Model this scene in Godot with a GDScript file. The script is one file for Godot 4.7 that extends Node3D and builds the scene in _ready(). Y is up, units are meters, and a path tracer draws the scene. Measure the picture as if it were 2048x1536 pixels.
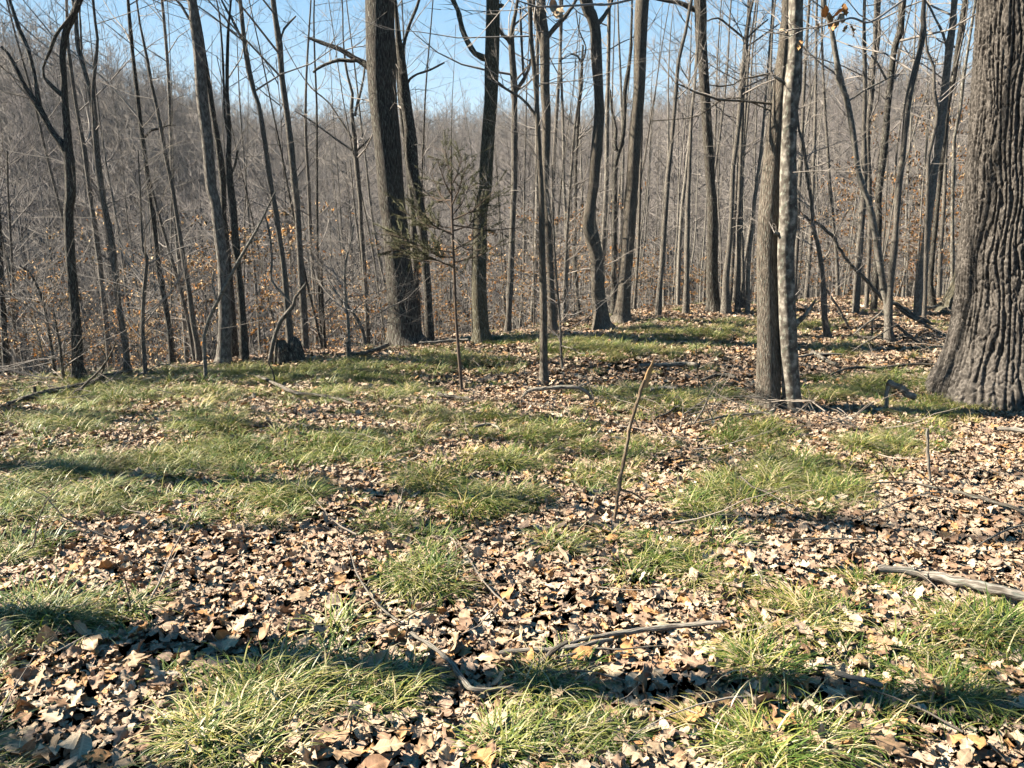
extends Node3D
# A leafless wood in late winter: a sedge and leaf covered shoulder of ground, a ravine behind it, a wooded hill beyond.

const FOC := 1539.0          # focal length, in units of a 2048-wide picture
const PITCH := 12.0
const EYE := 1.6
const SUN_AZ := -82.0        # degrees from straight ahead, minus is to the left
const SUN_EL := 37.0

var used := {}
var M := {}
var rng := RandomNumberGenerator.new()
var nz := FastNoiseLite.new()
var nf := FastNoiseLite.new()
var eye := Vector3.ZERO

# ---------------------------------------------------------------- mesh building
class MB:
	var v := PackedVector3Array()
	var n := PackedVector3Array()
	var uv := PackedVector2Array()
	var c := PackedColorArray()
	var ix := PackedInt32Array()
	var tint := Color(1, 1, 1)
	var col := false

	func tube(p: PackedVector3Array, r: PackedFloat32Array, sides: int, along := 0.0) -> void:
		var m := p.size()
		if m < 2:
			return
		var t: Vector3 = (p[1] - p[0]).normalized()
		var u: Vector3 = t.cross(Vector3(0.31, 0.17, 0.93)).normalized()
		var base := v.size()
		var s := along
		for i in m:
			if i > 0:
				s += p[i].distance_to(p[i - 1])
			if i == 0:
				t = (p[1] - p[0]).normalized()
			elif i == m - 1:
				t = (p[i] - p[i - 1]).normalized()
			else:
				t = (p[i + 1] - p[i - 1]).normalized()
			u = (u - t * u.dot(t)).normalized()
			var w: Vector3 = t.cross(u)
			var rr: float = r[i]
			for j in sides + 1:
				var a := TAU * j / sides
				var d: Vector3 = u * cos(a) + w * sin(a)
				v.append(p[i] + d * rr)
				n.append(d)
				uv.append(Vector2(a * maxf(r[0], 0.02), s))
				if col:
					c.append(tint)
		for i in m - 1:
			var a0 := base + i * (sides + 1)
			for j in sides:
				var a := a0 + j
				var d := a + sides + 1
				ix.append_array([a, d, d + 1, a, d + 1, a + 1])

	func spike(a: Vector3, b: Vector3, r: float) -> void:
		var t: Vector3 = (b - a).normalized()
		var u: Vector3 = t.cross(Vector3(0.31, 0.83, 0.43)).normalized()
		var w: Vector3 = t.cross(u)
		var base := v.size()
		for j in 3:
			var q := TAU * j / 3.0
			var d: Vector3 = u * cos(q) + w * sin(q)
			v.append(a + d * r)
			n.append(d)
			uv.append(Vector2(0, 0))
			if col:
				c.append(tint)
		v.append(b)
		n.append(t)
		uv.append(Vector2(0, 1))
		if col:
			c.append(tint)
		ix.append_array([base, base + 3, base + 1, base + 1, base + 3, base + 2, base + 2, base + 3, base])

	# rows x columns of points, joined and smoothly shaded
	func sheet(p: PackedVector3Array, rows: int, cols: int, uvs: PackedVector2Array, wrapped := false) -> void:
		var base := v.size()
		for i in rows:
			for j in cols:
				var k := i * cols + j
				var jl := k - 1 if j > 0 else (k + cols - 2 if wrapped else k)
				var jr := k + 1 if j < cols - 1 else (k - cols + 2 if wrapped else k)
				var il := k - cols if i > 0 else k
				var ir := k + cols if i < rows - 1 else k
				v.append(p[k])
				n.append((p[jr] - p[jl]).cross(p[ir] - p[il]).normalized())
				uv.append(uvs[k])
				if col:
					c.append(tint)
		for i in rows - 1:
			for j in cols - 1:
				var a := base + i * cols + j
				var d := a + cols
				ix.append_array([a, d, d + 1, a, d + 1, a + 1])

	func done(mat: Material) -> ArrayMesh:
		var am := ArrayMesh.new()
		var arr := []
		arr.resize(Mesh.ARRAY_MAX)
		arr[Mesh.ARRAY_VERTEX] = v
		arr[Mesh.ARRAY_NORMAL] = n
		arr[Mesh.ARRAY_TEX_UV] = uv
		if col:
			arr[Mesh.ARRAY_COLOR] = c
		arr[Mesh.ARRAY_INDEX] = ix
		am.add_surface_from_arrays(Mesh.PRIMITIVE_TRIANGLES, arr)
		am.surface_set_material(0, mat)
		return am

func numbered(called: String) -> String:
	var k: int = used.get(called, 0)
	used[called] = k + 1
	return called if k == 0 else "%s_%03d" % [called, k]

func thing(called: String, label: String, category: String, pos := Vector3.ZERO, group := "", kind := "") -> Node3D:
	var o := Node3D.new()
	o.name = numbered(called)
	add_child(o)
	o.position = pos
	tag(o, label, category, group, kind)
	return o

func tag(o: Node, label: String, category: String, group := "", kind := "") -> void:
	if label: o.set_meta("label", label)
	if category: o.set_meta("category", category)
	if group: o.set_meta("group", group)
	if kind: o.set_meta("kind", kind)

func part(called: String, mesh: Mesh, parent: Node) -> MeshInstance3D:
	var o := MeshInstance3D.new()
	o.name = called
	o.mesh = mesh
	parent.add_child(o, true)
	return o

# ---------------------------------------------------------------- the lie of the land
func ridge_deg(az: float) -> float:    # height of the far tree tops above eye level, by direction
	var e := 6.7
	e += 4.0 * smoothstep(-15.0, -31.0, az)
	e += 0.5 * exp(-pow((az + 1.0) / 5.0, 2.0))
	e += 2.2 * smoothstep(4.0, 20.0, az)
	return e

func crest(x: float) -> float:
	return 11.3 + 5.0 * tanh((x + 0.1) / 5.2)

func H(x: float, z: float) -> float:
	var d := -z
	var r := sqrt(x * x + z * z)
	var bump := nz.get_noise_2d(x, z) * 0.10 + nz.get_noise_2d(x * 4.3 + 50.0, z * 4.3) * 0.028
	bump *= smoothstep(0.4, 2.5, r) if r < 3.0 else 1.0
	var s := (d - crest(x)) * 0.8
	var slope: float = lerp(0.46, 0.27, smoothstep(0.0, 9.0, x))
	var q: float = (s - 0.9) / 0.5
	var drop: float = 0.5 * (log(1.0 + exp(minf(q, 30.0))) if q < 30.0 else q) * slope
	drop = 22.0 * (1.0 - exp(-drop / 22.0))
	if d < 0.0:
		drop = 0.0
	var h := bump - drop - 0.012 * (x - 1.0) * 0.0
	if r > 45.0 and d > 0.0:
		var az := rad_to_deg(atan2(x, d))
		var rh: float = 235.0 - 75.0 * smoothstep(-12.0, -30.0, az) - 40.0 * smoothstep(8.0, 28.0, az)
		var top: float = tan(deg_to_rad(ridge_deg(clampf(az, -34.0, 34.0)))) * rh - 13.0
		var k := smoothstep(52.0, rh, r)
		h = lerp(h, top + nz.get_noise_2d(x * 0.11, z * 0.11) * 3.0, k)
		h -= maxf(0.0, r - rh - 6.0) * 0.10
	return h

func ray(x: float, y: float) -> Vector3:        # direction with a forward (horizontal) depth of 1
	var sp := sin(deg_to_rad(PITCH))
	var cp := cos(deg_to_rad(PITCH))
	var yy := 768.0 - y
	var f := FOC * cp + yy * sp
	return Vector3((x - 1024.0) / f, (yy * cp - FOC * sp) / f, -1.0)

func at(x: float, y: float, d: float) -> Vector3:
	return eye + ray(x, y) * d

func px(x: float, y: float, d: float) -> float:  # metres that one picture unit covers there
	return d / (FOC * cos(deg_to_rad(PITCH)) + (768.0 - y) * sin(deg_to_rad(PITCH)))

func ground_at(x: float, y: float) -> Vector3:
	var dir := ray(x, y)
	var d := 0.8
	var p := eye + dir * d
	while d < 60.0:
		var nd := d * 1.02 + 0.02
		var np := eye + dir * nd
		if np.y < H(np.x, np.z):
			for k in 8:
				var md := (d + nd) * 0.5
				var mp := eye + dir * md
				if mp.y < H(mp.x, mp.z): nd = md
				else: d = md
			break
		d = nd
	var flat := EYE / maxf(0.05, -dir.y)          # past the edge: where level ground would have been
	if d > flat + 1.6: d = flat
	p = eye + dir * d
	return Vector3(p.x, H(p.x, p.z), p.z)

func to_px(p: Vector3) -> Vector2:
	var q := p - eye
	var sp := sin(deg_to_rad(PITCH))
	var cp := cos(deg_to_rad(PITCH))
	var f := -q.z * cp - q.y * sp
	var u := q.y * cp - q.z * sp
	return Vector2(1024.0 + FOC * q.x / f, 768.0 - FOC * u / f) if f > 0.01 else Vector2(-9999, -9999)

# ---------------------------------------------------------------- materials
func ramp(colors: Array, offsets: Array) -> Gradient:
	var g := Gradient.new()
	g.offsets = PackedFloat32Array(offsets)
	var c := PackedColorArray()
	for k in colors:
		c.append((k as Color).linear_to_srgb())
	g.colors = c
	return g

func noise_tex(sd: int, freq: float, type: int, fractal: int, oct: int, g: Gradient, size := 512) -> NoiseTexture2D:
	var f := FastNoiseLite.new()
	f.seed = sd
	f.frequency = freq
	f.noise_type = type
	f.fractal_type = fractal
	f.fractal_octaves = oct
	var t := NoiseTexture2D.new()
	t.width = size
	t.height = size
	t.seamless = true
	t.noise = f
	if g: t.color_ramp = g
	return t

func bark(sd: int, dark: Color, mid: Color, light: Color, su: float, sv: float, relief: float, ridged := true) -> StandardMaterial3D:
	var m := StandardMaterial3D.new()
	var fr := FastNoiseLite.FRACTAL_RIDGED if ridged else FastNoiseLite.FRACTAL_FBM
	m.albedo_texture = noise_tex(sd, 0.012, FastNoiseLite.TYPE_SIMPLEX_SMOOTH, fr, 4, ramp([dark * 0.40, mid * 0.43, light * 0.50], [0.12, 0.5, 0.85]))
	m.heightmap_enabled = true
	m.heightmap_texture = noise_tex(sd, 0.012, FastNoiseLite.TYPE_SIMPLEX_SMOOTH, fr, 4, null)
	m.heightmap_scale = relief
	m.uv1_scale = Vector3(su, sv, 1)
	m.roughness = 0.92
	m.metallic_specular = 0.25
	m.detail_enabled = true                      # pale crusts of lichen
	m.detail_albedo = M.lichen
	m.detail_mask = M.lichen_mask
	m.detail_blend_mode = BaseMaterial3D.BLEND_MODE_MIX
	return m

func plain(c: Color, rough := 0.9) -> StandardMaterial3D:
	var m := StandardMaterial3D.new()
	m.albedo_color = (c * 0.52).linear_to_srgb()
	m.roughness = rough
	m.metallic_specular = 0.25
	return m

func make_materials() -> void:
	M.lichen = noise_tex(41, 0.05, FastNoiseLite.TYPE_SIMPLEX_SMOOTH, FastNoiseLite.FRACTAL_FBM, 3, ramp([Color(0.075, 0.08, 0.062), Color(0.15, 0.155, 0.135)], [0.3, 0.7]), 128)
	M.lichen_mask = noise_tex(42, 0.022, FastNoiseLite.TYPE_SIMPLEX_SMOOTH, FastNoiseLite.FRACTAL_FBM, 5, ramp([Color(0, 0, 0), Color(0, 0, 0), Color(0.8, 0.8, 0.8)], [0.0, 0.63, 0.74]), 512)
	M.oak = bark(3, Color(0.02, 0.017, 0.014), Color(0.07, 0.059, 0.05), Color(0.16, 0.14, 0.12), 3.2, 0.75, 2.2)
	M.furrow = bark(5, Color(0.05, 0.042, 0.034), Color(0.17, 0.14, 0.112), Color(0.30, 0.26, 0.215), 5.5, 1.1, 1.4)
	M.moss = bark(7, Color(0.025, 0.023, 0.014), Color(0.085, 0.076, 0.05), Color(0.19, 0.165, 0.115), 4.5, 1.2, 1.2)
	M.grey = bark(9, Color(0.10, 0.085, 0.075), Color(0.16, 0.14, 0.125), Color(0.27, 0.25, 0.22), 2.4, 1.6, 0.35, false)
	M.dark = bark(11, Color(0.018, 0.016, 0.014), Color(0.05, 0.043, 0.038), Color(0.12, 0.106, 0.092), 5.0, 1.3, 0.9)
	M.mid = bark(13, Color(0.045, 0.038, 0.033), Color(0.115, 0.10, 0.088), Color(0.26, 0.23, 0.20), 5.0, 1.4, 0.6)
	M.pale = bark(15, Color(0.085, 0.073, 0.061), Color(0.155, 0.138, 0.118), Color(0.36, 0.33, 0.285), 1.1, 1.7, 0.4, false)
	M.smooth = bark(17, Color(0.14, 0.122, 0.105), Color(0.21, 0.19, 0.165), Color(0.30, 0.275, 0.245), 1.6, 2.6, 0.25, false)
	M.twig = plain(Color(0.27, 0.245, 0.222))
	M.twig_far = plain(Color(0.235, 0.205, 0.19))
	M.trunk_far = plain(Color(0.155, 0.135, 0.12))
	M.deadwood = bark(19, Color(0.10, 0.085, 0.07), Color(0.22, 0.195, 0.165), Color(0.40, 0.365, 0.32), 6.0, 0.9, 0.5)
	M.darkwood = bark(21, Color(0.03, 0.026, 0.022), Color(0.09, 0.075, 0.062), Color(0.18, 0.155, 0.13), 6.0, 0.9, 0.6)
	M.brownwood = bark(23, Color(0.13, 0.09, 0.06), Color(0.25, 0.18, 0.12), Color(0.38, 0.29, 0.20), 9.0, 1.2, 0.4)
	M.rawwood = plain(Color(0.50, 0.32, 0.16))
	var g := StandardMaterial3D.new()
	g.albedo_texture = noise_tex(31, 0.03, FastNoiseLite.TYPE_SIMPLEX_SMOOTH, FastNoiseLite.FRACTAL_FBM, 5, ramp([Color(0.05, 0.036, 0.027), Color(0.11, 0.082, 0.062), Color(0.17, 0.132, 0.102)], [0.25, 0.5, 0.75]))
	g.uv1_triplanar = true
	g.uv1_world_triplanar = true
	g.uv1_scale = Vector3(0.9, 0.9, 0.9)
	g.roughness = 1.0
	g.metallic_specular = 0.1
	M.ground = g
	# a dry leaf: blade colour comes from the leaf itself, this is the vein grain
	var im := Image.create(64, 128, false, Image.FORMAT_RGB8)
	for y in 128:
		for x in 64:
			var u := (x - 31.5) / 32.0
			var b := 0.86 + 0.10 * nf.get_noise_2d(x * 9.0, y * 9.0)
			var side := fposmod((y - absf(u) * 26.0) / 13.0, 1.0)
			if side < 0.13: b *= 1.14
			if absf(u) < 0.05: b *= 1.2
			b = clampf(b, 0.0, 1.0)
			im.set_pixel(x, y, Color(b, b * 0.985, b * 0.96))
	var leaf_tex := ImageTexture.create_from_image(im)
	var l := StandardMaterial3D.new()
	l.vertex_color_use_as_albedo = true
	l.albedo_color = Color(0.52, 0.52, 0.52).linear_to_srgb()
	l.albedo_texture = leaf_tex
	l.roughness = 0.75
	l.metallic_specular = 0.3
	l.backlight_enabled = true
	l.backlight = Color(0.30, 0.24, 0.18)
	M.leaf = l
	var bl: StandardMaterial3D = l.duplicate()      # thin papery leaves that glow against the sun
	bl.backlight = Color(0.9, 0.72, 0.5)
	bl.albedo_color = Color(0.9, 0.9, 0.9).linear_to_srgb()
	M.beech = bl
	M.leaf_tints = []
	for c in [Color(0.46, 0.35, 0.24), Color(0.55, 0.44, 0.31), Color(0.40, 0.27, 0.17), Color(0.36, 0.25, 0.18), Color(0.50, 0.28, 0.12), Color(0.30, 0.18, 0.11), Color(0.43, 0.33, 0.26), Color(0.58, 0.49, 0.37)]:
		var t: StandardMaterial3D = l.duplicate()
		t.albedo_color = ((c as Color) * 0.52).linear_to_srgb()
		M.leaf_tints.append(t)
	var gr := StandardMaterial3D.new()
	gr.vertex_color_use_as_albedo = true
	gr.albedo_color = Color(0.52, 0.52, 0.52).linear_to_srgb()
	gr.roughness = 0.5
	gr.metallic_specular = 0.4
	gr.backlight_enabled = true
	gr.backlight = Color(0.52, 0.60, 0.20)
	M.grass = gr
	var ce := plain(Color(0.07, 0.072, 0.036), 0.8)
	M.cedar = ce
	M.cedar_bark = plain(Color(0.12, 0.09, 0.07))

# ---------------------------------------------------------------- trees
func smooth_path(pts: PackedVector3Array, rad: PackedFloat32Array, step: float) -> Array:
	var p := PackedVector3Array()
	var r := PackedFloat32Array()
	var m := pts.size()
	for i in m - 1:
		var k := maxi(1, int(ceil(pts[i].distance_to(pts[i + 1]) / step)))
		var a: Vector3 = pts[maxi(i - 1, 0)]
		var b: Vector3 = pts[mini(i + 2, m - 1)]
		for j in k:
			var t := float(j) / k
			p.append(pts[i].cubic_interpolate(pts[i + 1], a, b, t))
			r.append(lerpf(rad[i], rad[i + 1], t))
	p.append(pts[m - 1])
	r.append(rad[m - 1])
	return [p, r]

# a trunk whose bark stands out in ridges and hollows of its own
func bark_trunk(mb: MB, pts: PackedVector3Array, rad: PackedFloat32Array, step: float, sides: int, amp: float, ridge: float, knots: float) -> void:
	var sp := smooth_path(pts, rad, step)
	var p: PackedVector3Array = sp[0]
	var r: PackedFloat32Array = sp[1]
	var m := p.size()
	var out := PackedVector3Array()
	var uvs := PackedVector2Array()
	var u := Vector3(0.93, 0.0, 0.36)
	var s := 0.0
	var off := p[0].x * 7.0
	for i in m:
		var t: Vector3 = (p[mini(i + 1, m - 1)] - p[maxi(i - 1, 0)]).normalized()
		u = (u - t * u.dot(t)).normalized()
		var w: Vector3 = t.cross(u)
		if i > 0: s += p[i].distance_to(p[i - 1])
		var fade := minf(1.0, r[i] / maxf(r[0] * 0.5, 0.01))
		for j in sides + 1:
			var a := TAU * (j % sides) / sides
			var ca := cos(a)
			var sa := sin(a)
			var q := Vector3(ca * r[0] * ridge, (s + off) * ridge * 0.17, sa * r[0] * ridge)
			var h := nf.get_noise_3d(q.x, q.y, q.z)
			h = 1.0 - absf(h) * 3.0
			h += nf.get_noise_3d(q.x * 1.9, q.y * 5.0, q.z * 1.9) * 0.7
			var big := nz.get_noise_3d(ca * 2.0 + off, s * 3.0, sa * 2.0) * knots
			var fl := smoothstep(0.55, 0.1, s)
			big += fl * fl * (0.10 + 0.22 * (0.5 + 0.5 * sin(a * 4.0 + off) + 0.3 * sin(a * 7.0 + off * 2.0)))
			var rr := r[i] * (1.0 + big) + clampf(h, -1.0, 1.0) * amp * fade
			out.append(p[i] + (u * ca + w * sa) * rr)
			uvs.append(Vector2(TAU * j / sides * r[0], s))
	mb.sheet(out, m, sides + 1, uvs, true)

func along(p: PackedVector3Array, r: PackedFloat32Array, t: float) -> Array:
	var f := clampf(t, 0.0, 0.9999) * (p.size() - 1)
	var i := int(f)
	return [p[i].lerp(p[i + 1], f - i), lerpf(r[i], r[i + 1], f - i), (p[i + 1] - p[i]).normalized()]

func bough(mb: MB, o: Vector3, dir: Vector3, length: float, r0: float, kids: int, twigs: int, sides: int, up: float, g: RandomNumberGenerator) -> void:
	var p := PackedVector3Array([o])
	var r := PackedFloat32Array([r0])
	var d := dir.normalized()
	var segs := 5 if length > 0.9 else 4
	for i in segs:
		d = (d + Vector3(g.randf_range(-1, 1), g.randf_range(-1, 1) + up, g.randf_range(-1, 1)) * 0.26).normalized()
		p.append(p[i] + d * length / segs)
		r.append(r0 * (1.0 - 0.85 * (i + 1.0) / segs))
	mb.tube(p, r, sides)
	for k in kids:
		var t := g.randf_range(0.2, 1.0)
		var at0 := along(p, r, t)
		var q: Vector3 = at0[0]
		var kd: Vector3 = ((at0[2] as Vector3) + Vector3(g.randf_range(-1, 1), g.randf_range(-0.6, 1.0), g.randf_range(-1, 1)) * 0.9).normalized()
		var kl := length * g.randf_range(0.22, 0.5)
		var kr: float = maxf(0.0016, float(at0[1]) * 0.6)
		var kp := PackedVector3Array([q])
		var krs := PackedFloat32Array([kr])
		for i in 3:
			kd = (kd + Vector3(g.randf_range(-1, 1), g.randf_range(-1, 1) + up, g.randf_range(-1, 1)) * 0.3).normalized()
			kp.append(kp[i] + kd * kl / 3.0)
			krs.append(kr * (1.0 - 0.3 * (i + 1)))
		mb.tube(kp, krs, 3)
		for w in twigs:
			var at1 := along(kp, krs, g.randf())
			var td: Vector3 = ((at1[2] as Vector3) + Vector3(g.randf_range(-1, 1), g.randf_range(-0.5, 1.0), g.randf_range(-1, 1))).normalized()
			mb.spike(at1[0], (at1[0] as Vector3) + td * kl * g.randf_range(0.25, 0.6), maxf(0.0014, kr * 0.45))

func crown(mb: MB, p: PackedVector3Array, r: PackedFloat32Array, t0: float, count: int, reach: float, kids: int, twigs: int, g: RandomNumberGenerator) -> void:
	for b in count:
		var t := t0 + (1.0 - t0) * pow(g.randf(), 0.8)
		var a := along(p, r, t)
		var ang := g.randf() * TAU
		var d := Vector3(cos(ang), g.randf_range(0.1, 1.0), sin(ang))
		var l := reach * (1.15 - 0.75 * (t - t0) / (1.0 - t0)) * g.randf_range(0.45, 1.1)
		bough(mb, a[0], d, l, minf(float(a[1]) * 0.4, 0.004 + 0.008 * l), kids, twigs, 4, 0.25, g)

func even(p: PackedVector3Array, r: PackedFloat32Array) -> Array:
	var total := 0.0
	for i in p.size() - 1: total += p[i].distance_to(p[i + 1])
	var n := maxi(3, int(total / 0.35))
	var q := PackedVector3Array([p[0]])
	var qr := PackedFloat32Array([r[0]])
	var gone := 0.0
	var i := 0
	for k in range(1, n):
		var want := total * k / (n - 1.0) - 0.0001
		while i < p.size() - 2 and gone + p[i].distance_to(p[i + 1]) < want:
			gone += p[i].distance_to(p[i + 1])
			i += 1
		var t := clampf((want - gone) / maxf(0.0001, p[i].distance_to(p[i + 1])), 0.0, 1.0)
		q.append(p[i].lerp(p[i + 1], t))
		qr.append(lerpf(r[i], r[i + 1], t))
	return [q, qr]

func parse(s: String) -> Array:
	var out := []
	for w in s.split(" ", false):
		var k := w.split(",")
		out.append([float(k[0]), float(k[1]), float(k[2]) if k.size() > 2 else 0.0])
	return out

# One tree drawn after the photograph. spec: [label, name, bark, depth (0: where its foot meets the ground), trunk, [limbs]], foot first
func traced(label: String, called: String, mat: String, depth: float, trunk: String, limbs := [], opt := {}) -> Node3D:
	var g := RandomNumberGenerator.new()
	g.seed = hash(label)
	var tp := parse(trunk)
	var d := depth
	var foot := Vector3.ZERO
	if d <= 0.0:
		foot = ground_at(tp[0][0], tp[0][1])
		d = -foot.z
	var pts := PackedVector3Array()
	var rad := PackedFloat32Array()
	var tilt: float = opt.get("tilt", g.randf_range(-0.03, 0.03))
	for q in tp:
		var a := at(q[0], q[1], d)
		var dd := d + (a.y - (eye.y - 1.6)) * tilt
		pts.append(at(q[0], q[1], dd))
		rad.append(q[2] * 0.5 * px(q[0], q[1], dd))
	# down to the ground and a little into it
	var low := pts[0]
	var gh := H(low.x, low.z)
	if low.y > gh + 0.1:
		var sl: Vector3 = (pts[0] - pts[mini(2, pts.size() - 1)]).normalized()
		var lean := Vector3(sl.x, 0, sl.z) / maxf(0.5, -sl.y) * 0.5
		var q := low
		var steps := int(ceil((low.y - gh) / 1.5))
		var np := PackedVector3Array()
		var nr := PackedFloat32Array()
		for i in 60:
			q += lean * 0.5 + Vector3(0, -0.5, 0)
			np.insert(0, q)
			nr.insert(0, rad[0] * (1.0 + 0.012 * i))
			if q.y < H(q.x, q.z): break
		nr[0] *= 1.45
		if nr.size() > 1: nr[1] *= 1.08
		np.append_array(pts)
		nr.append_array(rad)
		pts = np
		rad = nr
	elif not opt.has("stub"):
		var dn := pts[0] - Vector3(0, 0.22, 0)
		pts.insert(0, dn)
		rad.insert(0, rad[0] * 1.3)
		if rad[1] * FOC / d < 9.0: rad[1] *= 1.25
	foot = Vector3(pts[0].x, H(pts[0].x, pts[0].z), pts[0].z)
	var seen_top := pts.size()
	var last: Array = tp[tp.size() - 1]
	if last[1] <= 8.0 and not opt.has("stub"):
		var dir: Vector3 = (pts[pts.size() - 1] - pts[maxi(0, pts.size() - 3)]).normalized()
		var want: float = opt.get("tall", 7.0 + rad[rad.size() - 1] * 40.0)
		var n := 7
		var r0: float = rad[rad.size() - 1]
		for i in n:
			dir = (dir + Vector3(g.randf_range(-1, 1) * 0.09, 0.12, g.randf_range(-1, 1) * 0.09)).normalized()
			pts.append(pts[pts.size() - 1] + dir * want / n)
			rad.append(maxf(0.008, r0 * (1.0 - 0.93 * (i + 1.0) / n)))
	var o := thing(called, label, "tree", foot, opt.get("group", "bare trees standing along the edge of the slope"))
	for i in pts.size():
		pts[i] -= foot
	var mb := MB.new()
	var w0: float = rad[mini(2, rad.size() - 1)]
	var fine: float = w0 * FOC / d
	if fine > 8.0:
		bark_trunk(mb, pts, rad, 0.05 if fine > 18.0 else 0.09, clampi(int(fine * 2.6), 16, 72), opt.get("amp", w0 * 0.07), opt.get("ridge", 7.0), opt.get("knots", 0.10))
	else:
		var sp := smooth_path(pts, rad, 0.25)
		var sr: PackedFloat32Array = sp[1]
		for i in sr.size():
			sr[i] *= 1.0 + 0.22 * nf.get_noise_2d(i * 21.0, foot.x * 40.0)
		mb.tube(sp[0], sr, 9)
	part("trunk", mb.done(M[mat]), o)
	var paths := [[pts, rad, seen_top]]
	for ls in limbs:
		var lp := PackedVector3Array()
		var lr := PackedFloat32Array()
		var q := parse(ls)
		var sway := g.randf_range(-0.5, 0.5)
		for i in q.size():
			var a := at(q[i][0], q[i][1], d)
			var dd := d + (a.y - (eye.y - 1.6)) * tilt + sway * a.distance_to(at(q[0][0], q[0][1], d)) * 0.5
			lp.append(at(q[i][0], q[i][1], dd) - foot)
			lr.append(q[i][2] * 0.5 * px(q[i][0], q[i][1], dd))
		if q[q.size() - 1][1] <= 3.0:
			var dir: Vector3 = (lp[lp.size() - 1] - lp[lp.size() - 2]).normalized()
			var r1 := lr[lr.size() - 1]
			for i in 5:
				dir = (dir + Vector3(g.randf_range(-1, 1) * 0.2, 0.12, g.randf_range(-1, 1) * 0.2)).normalized()
				lp.append(lp[lp.size() - 1] + dir * (0.5 + r1 * 14.0))
				lr.append(r1 * (1.0 - 0.18 * (i + 1)))
		var lm := MB.new()
		var sp := smooth_path(lp, lr, 0.12)
		var sr: PackedFloat32Array = sp[1]
		for i in sr.size():
			sr[i] *= 1.0 + 0.25 * nf.get_noise_2d(i * 27.0, foot.x * 40.0 + 9.0)
		lm.tube(sp[0], sr, 10 if lr[0] > 0.02 else 7)
		part("limb", lm.done(M[mat]), o)
		paths.append([lp, lr, lp.size()])
	var dens: float = opt.get("crown", 1.0)
	if dens > 0.0:
		var cb := MB.new()
		for k in paths.size():
			var ev := even(paths[k][0], paths[k][1])
			var pp: PackedVector3Array = ev[0]
			var pr: PackedFloat32Array = ev[1]
			var len := 0.0
			for i in pp.size() - 1: len += pp[i].distance_to(pp[i + 1])
			if k == 0:
				crown(cb, pp, pr, opt.get("from", 0.45), int(26 * dens), 1.1 + len * 0.11, 5, 4, g)
				for b in int(opt.get("low", 10) * dens):      # short side twigs low on the stem
					var a := along(pp, pr, g.randf_range(0.08, 0.5))
					var ang := g.randf() * TAU
					bough(cb, a[0], Vector3(cos(ang), g.randf_range(-0.1, 0.7), sin(ang)), g.randf_range(0.35, 1.7), 0.005, 4, 3, 3, 0.15, g)
			else:
				crown(cb, pp, pr, 0.3, int((3 + len * 2.0) * dens), 0.5 + len * 0.22, 4, 4, g)
		part("crown", cb.done(M.twig), o)
	return o

# stand-alone generic trees for the slope
func proto_tree(tall: float, r0: float, mat: Material, g: RandomNumberGenerator, boughs: int, from: float) -> Array:
	var p := PackedVector3Array([Vector3(0, -0.3, 0)])
	var r := PackedFloat32Array([r0 * 1.35])
	var d := Vector3(g.randf_range(-0.06, 0.06), 1, g.randf_range(-0.06, 0.06)).normalized()
	var n := 14
	for i in n:
		d = (d + Vector3(g.randf_range(-1, 1), 0.25, g.randf_range(-1, 1)) * 0.045).normalized()
		p.append(p[i] + d * tall / n)
		r.append(maxf(0.006, r0 * pow(1.0 - (i + 0.5) / n, 0.8)))
	var tb := MB.new()
	var sp := smooth_path(p, r, 0.4)
	tb.tube(sp[0], sp[1], 8)
	var cb := MB.new()
	crown(cb, p, r, from, boughs, 0.6 + tall * 0.10, 4, 4, g)
	for b in 13:
		var a := along(p, r, g.randf_range(0.08, from))
		var ang := g.randf() * TAU
		bough(cb, a[0], Vector3(cos(ang), g.randf_range(-0.1, 0.9), sin(ang)), g.randf_range(0.4, 1.5), 0.005, 3, 3, 3, 0.15, g)
	return [tb.done(mat), cb.done(M.twig)]

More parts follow.
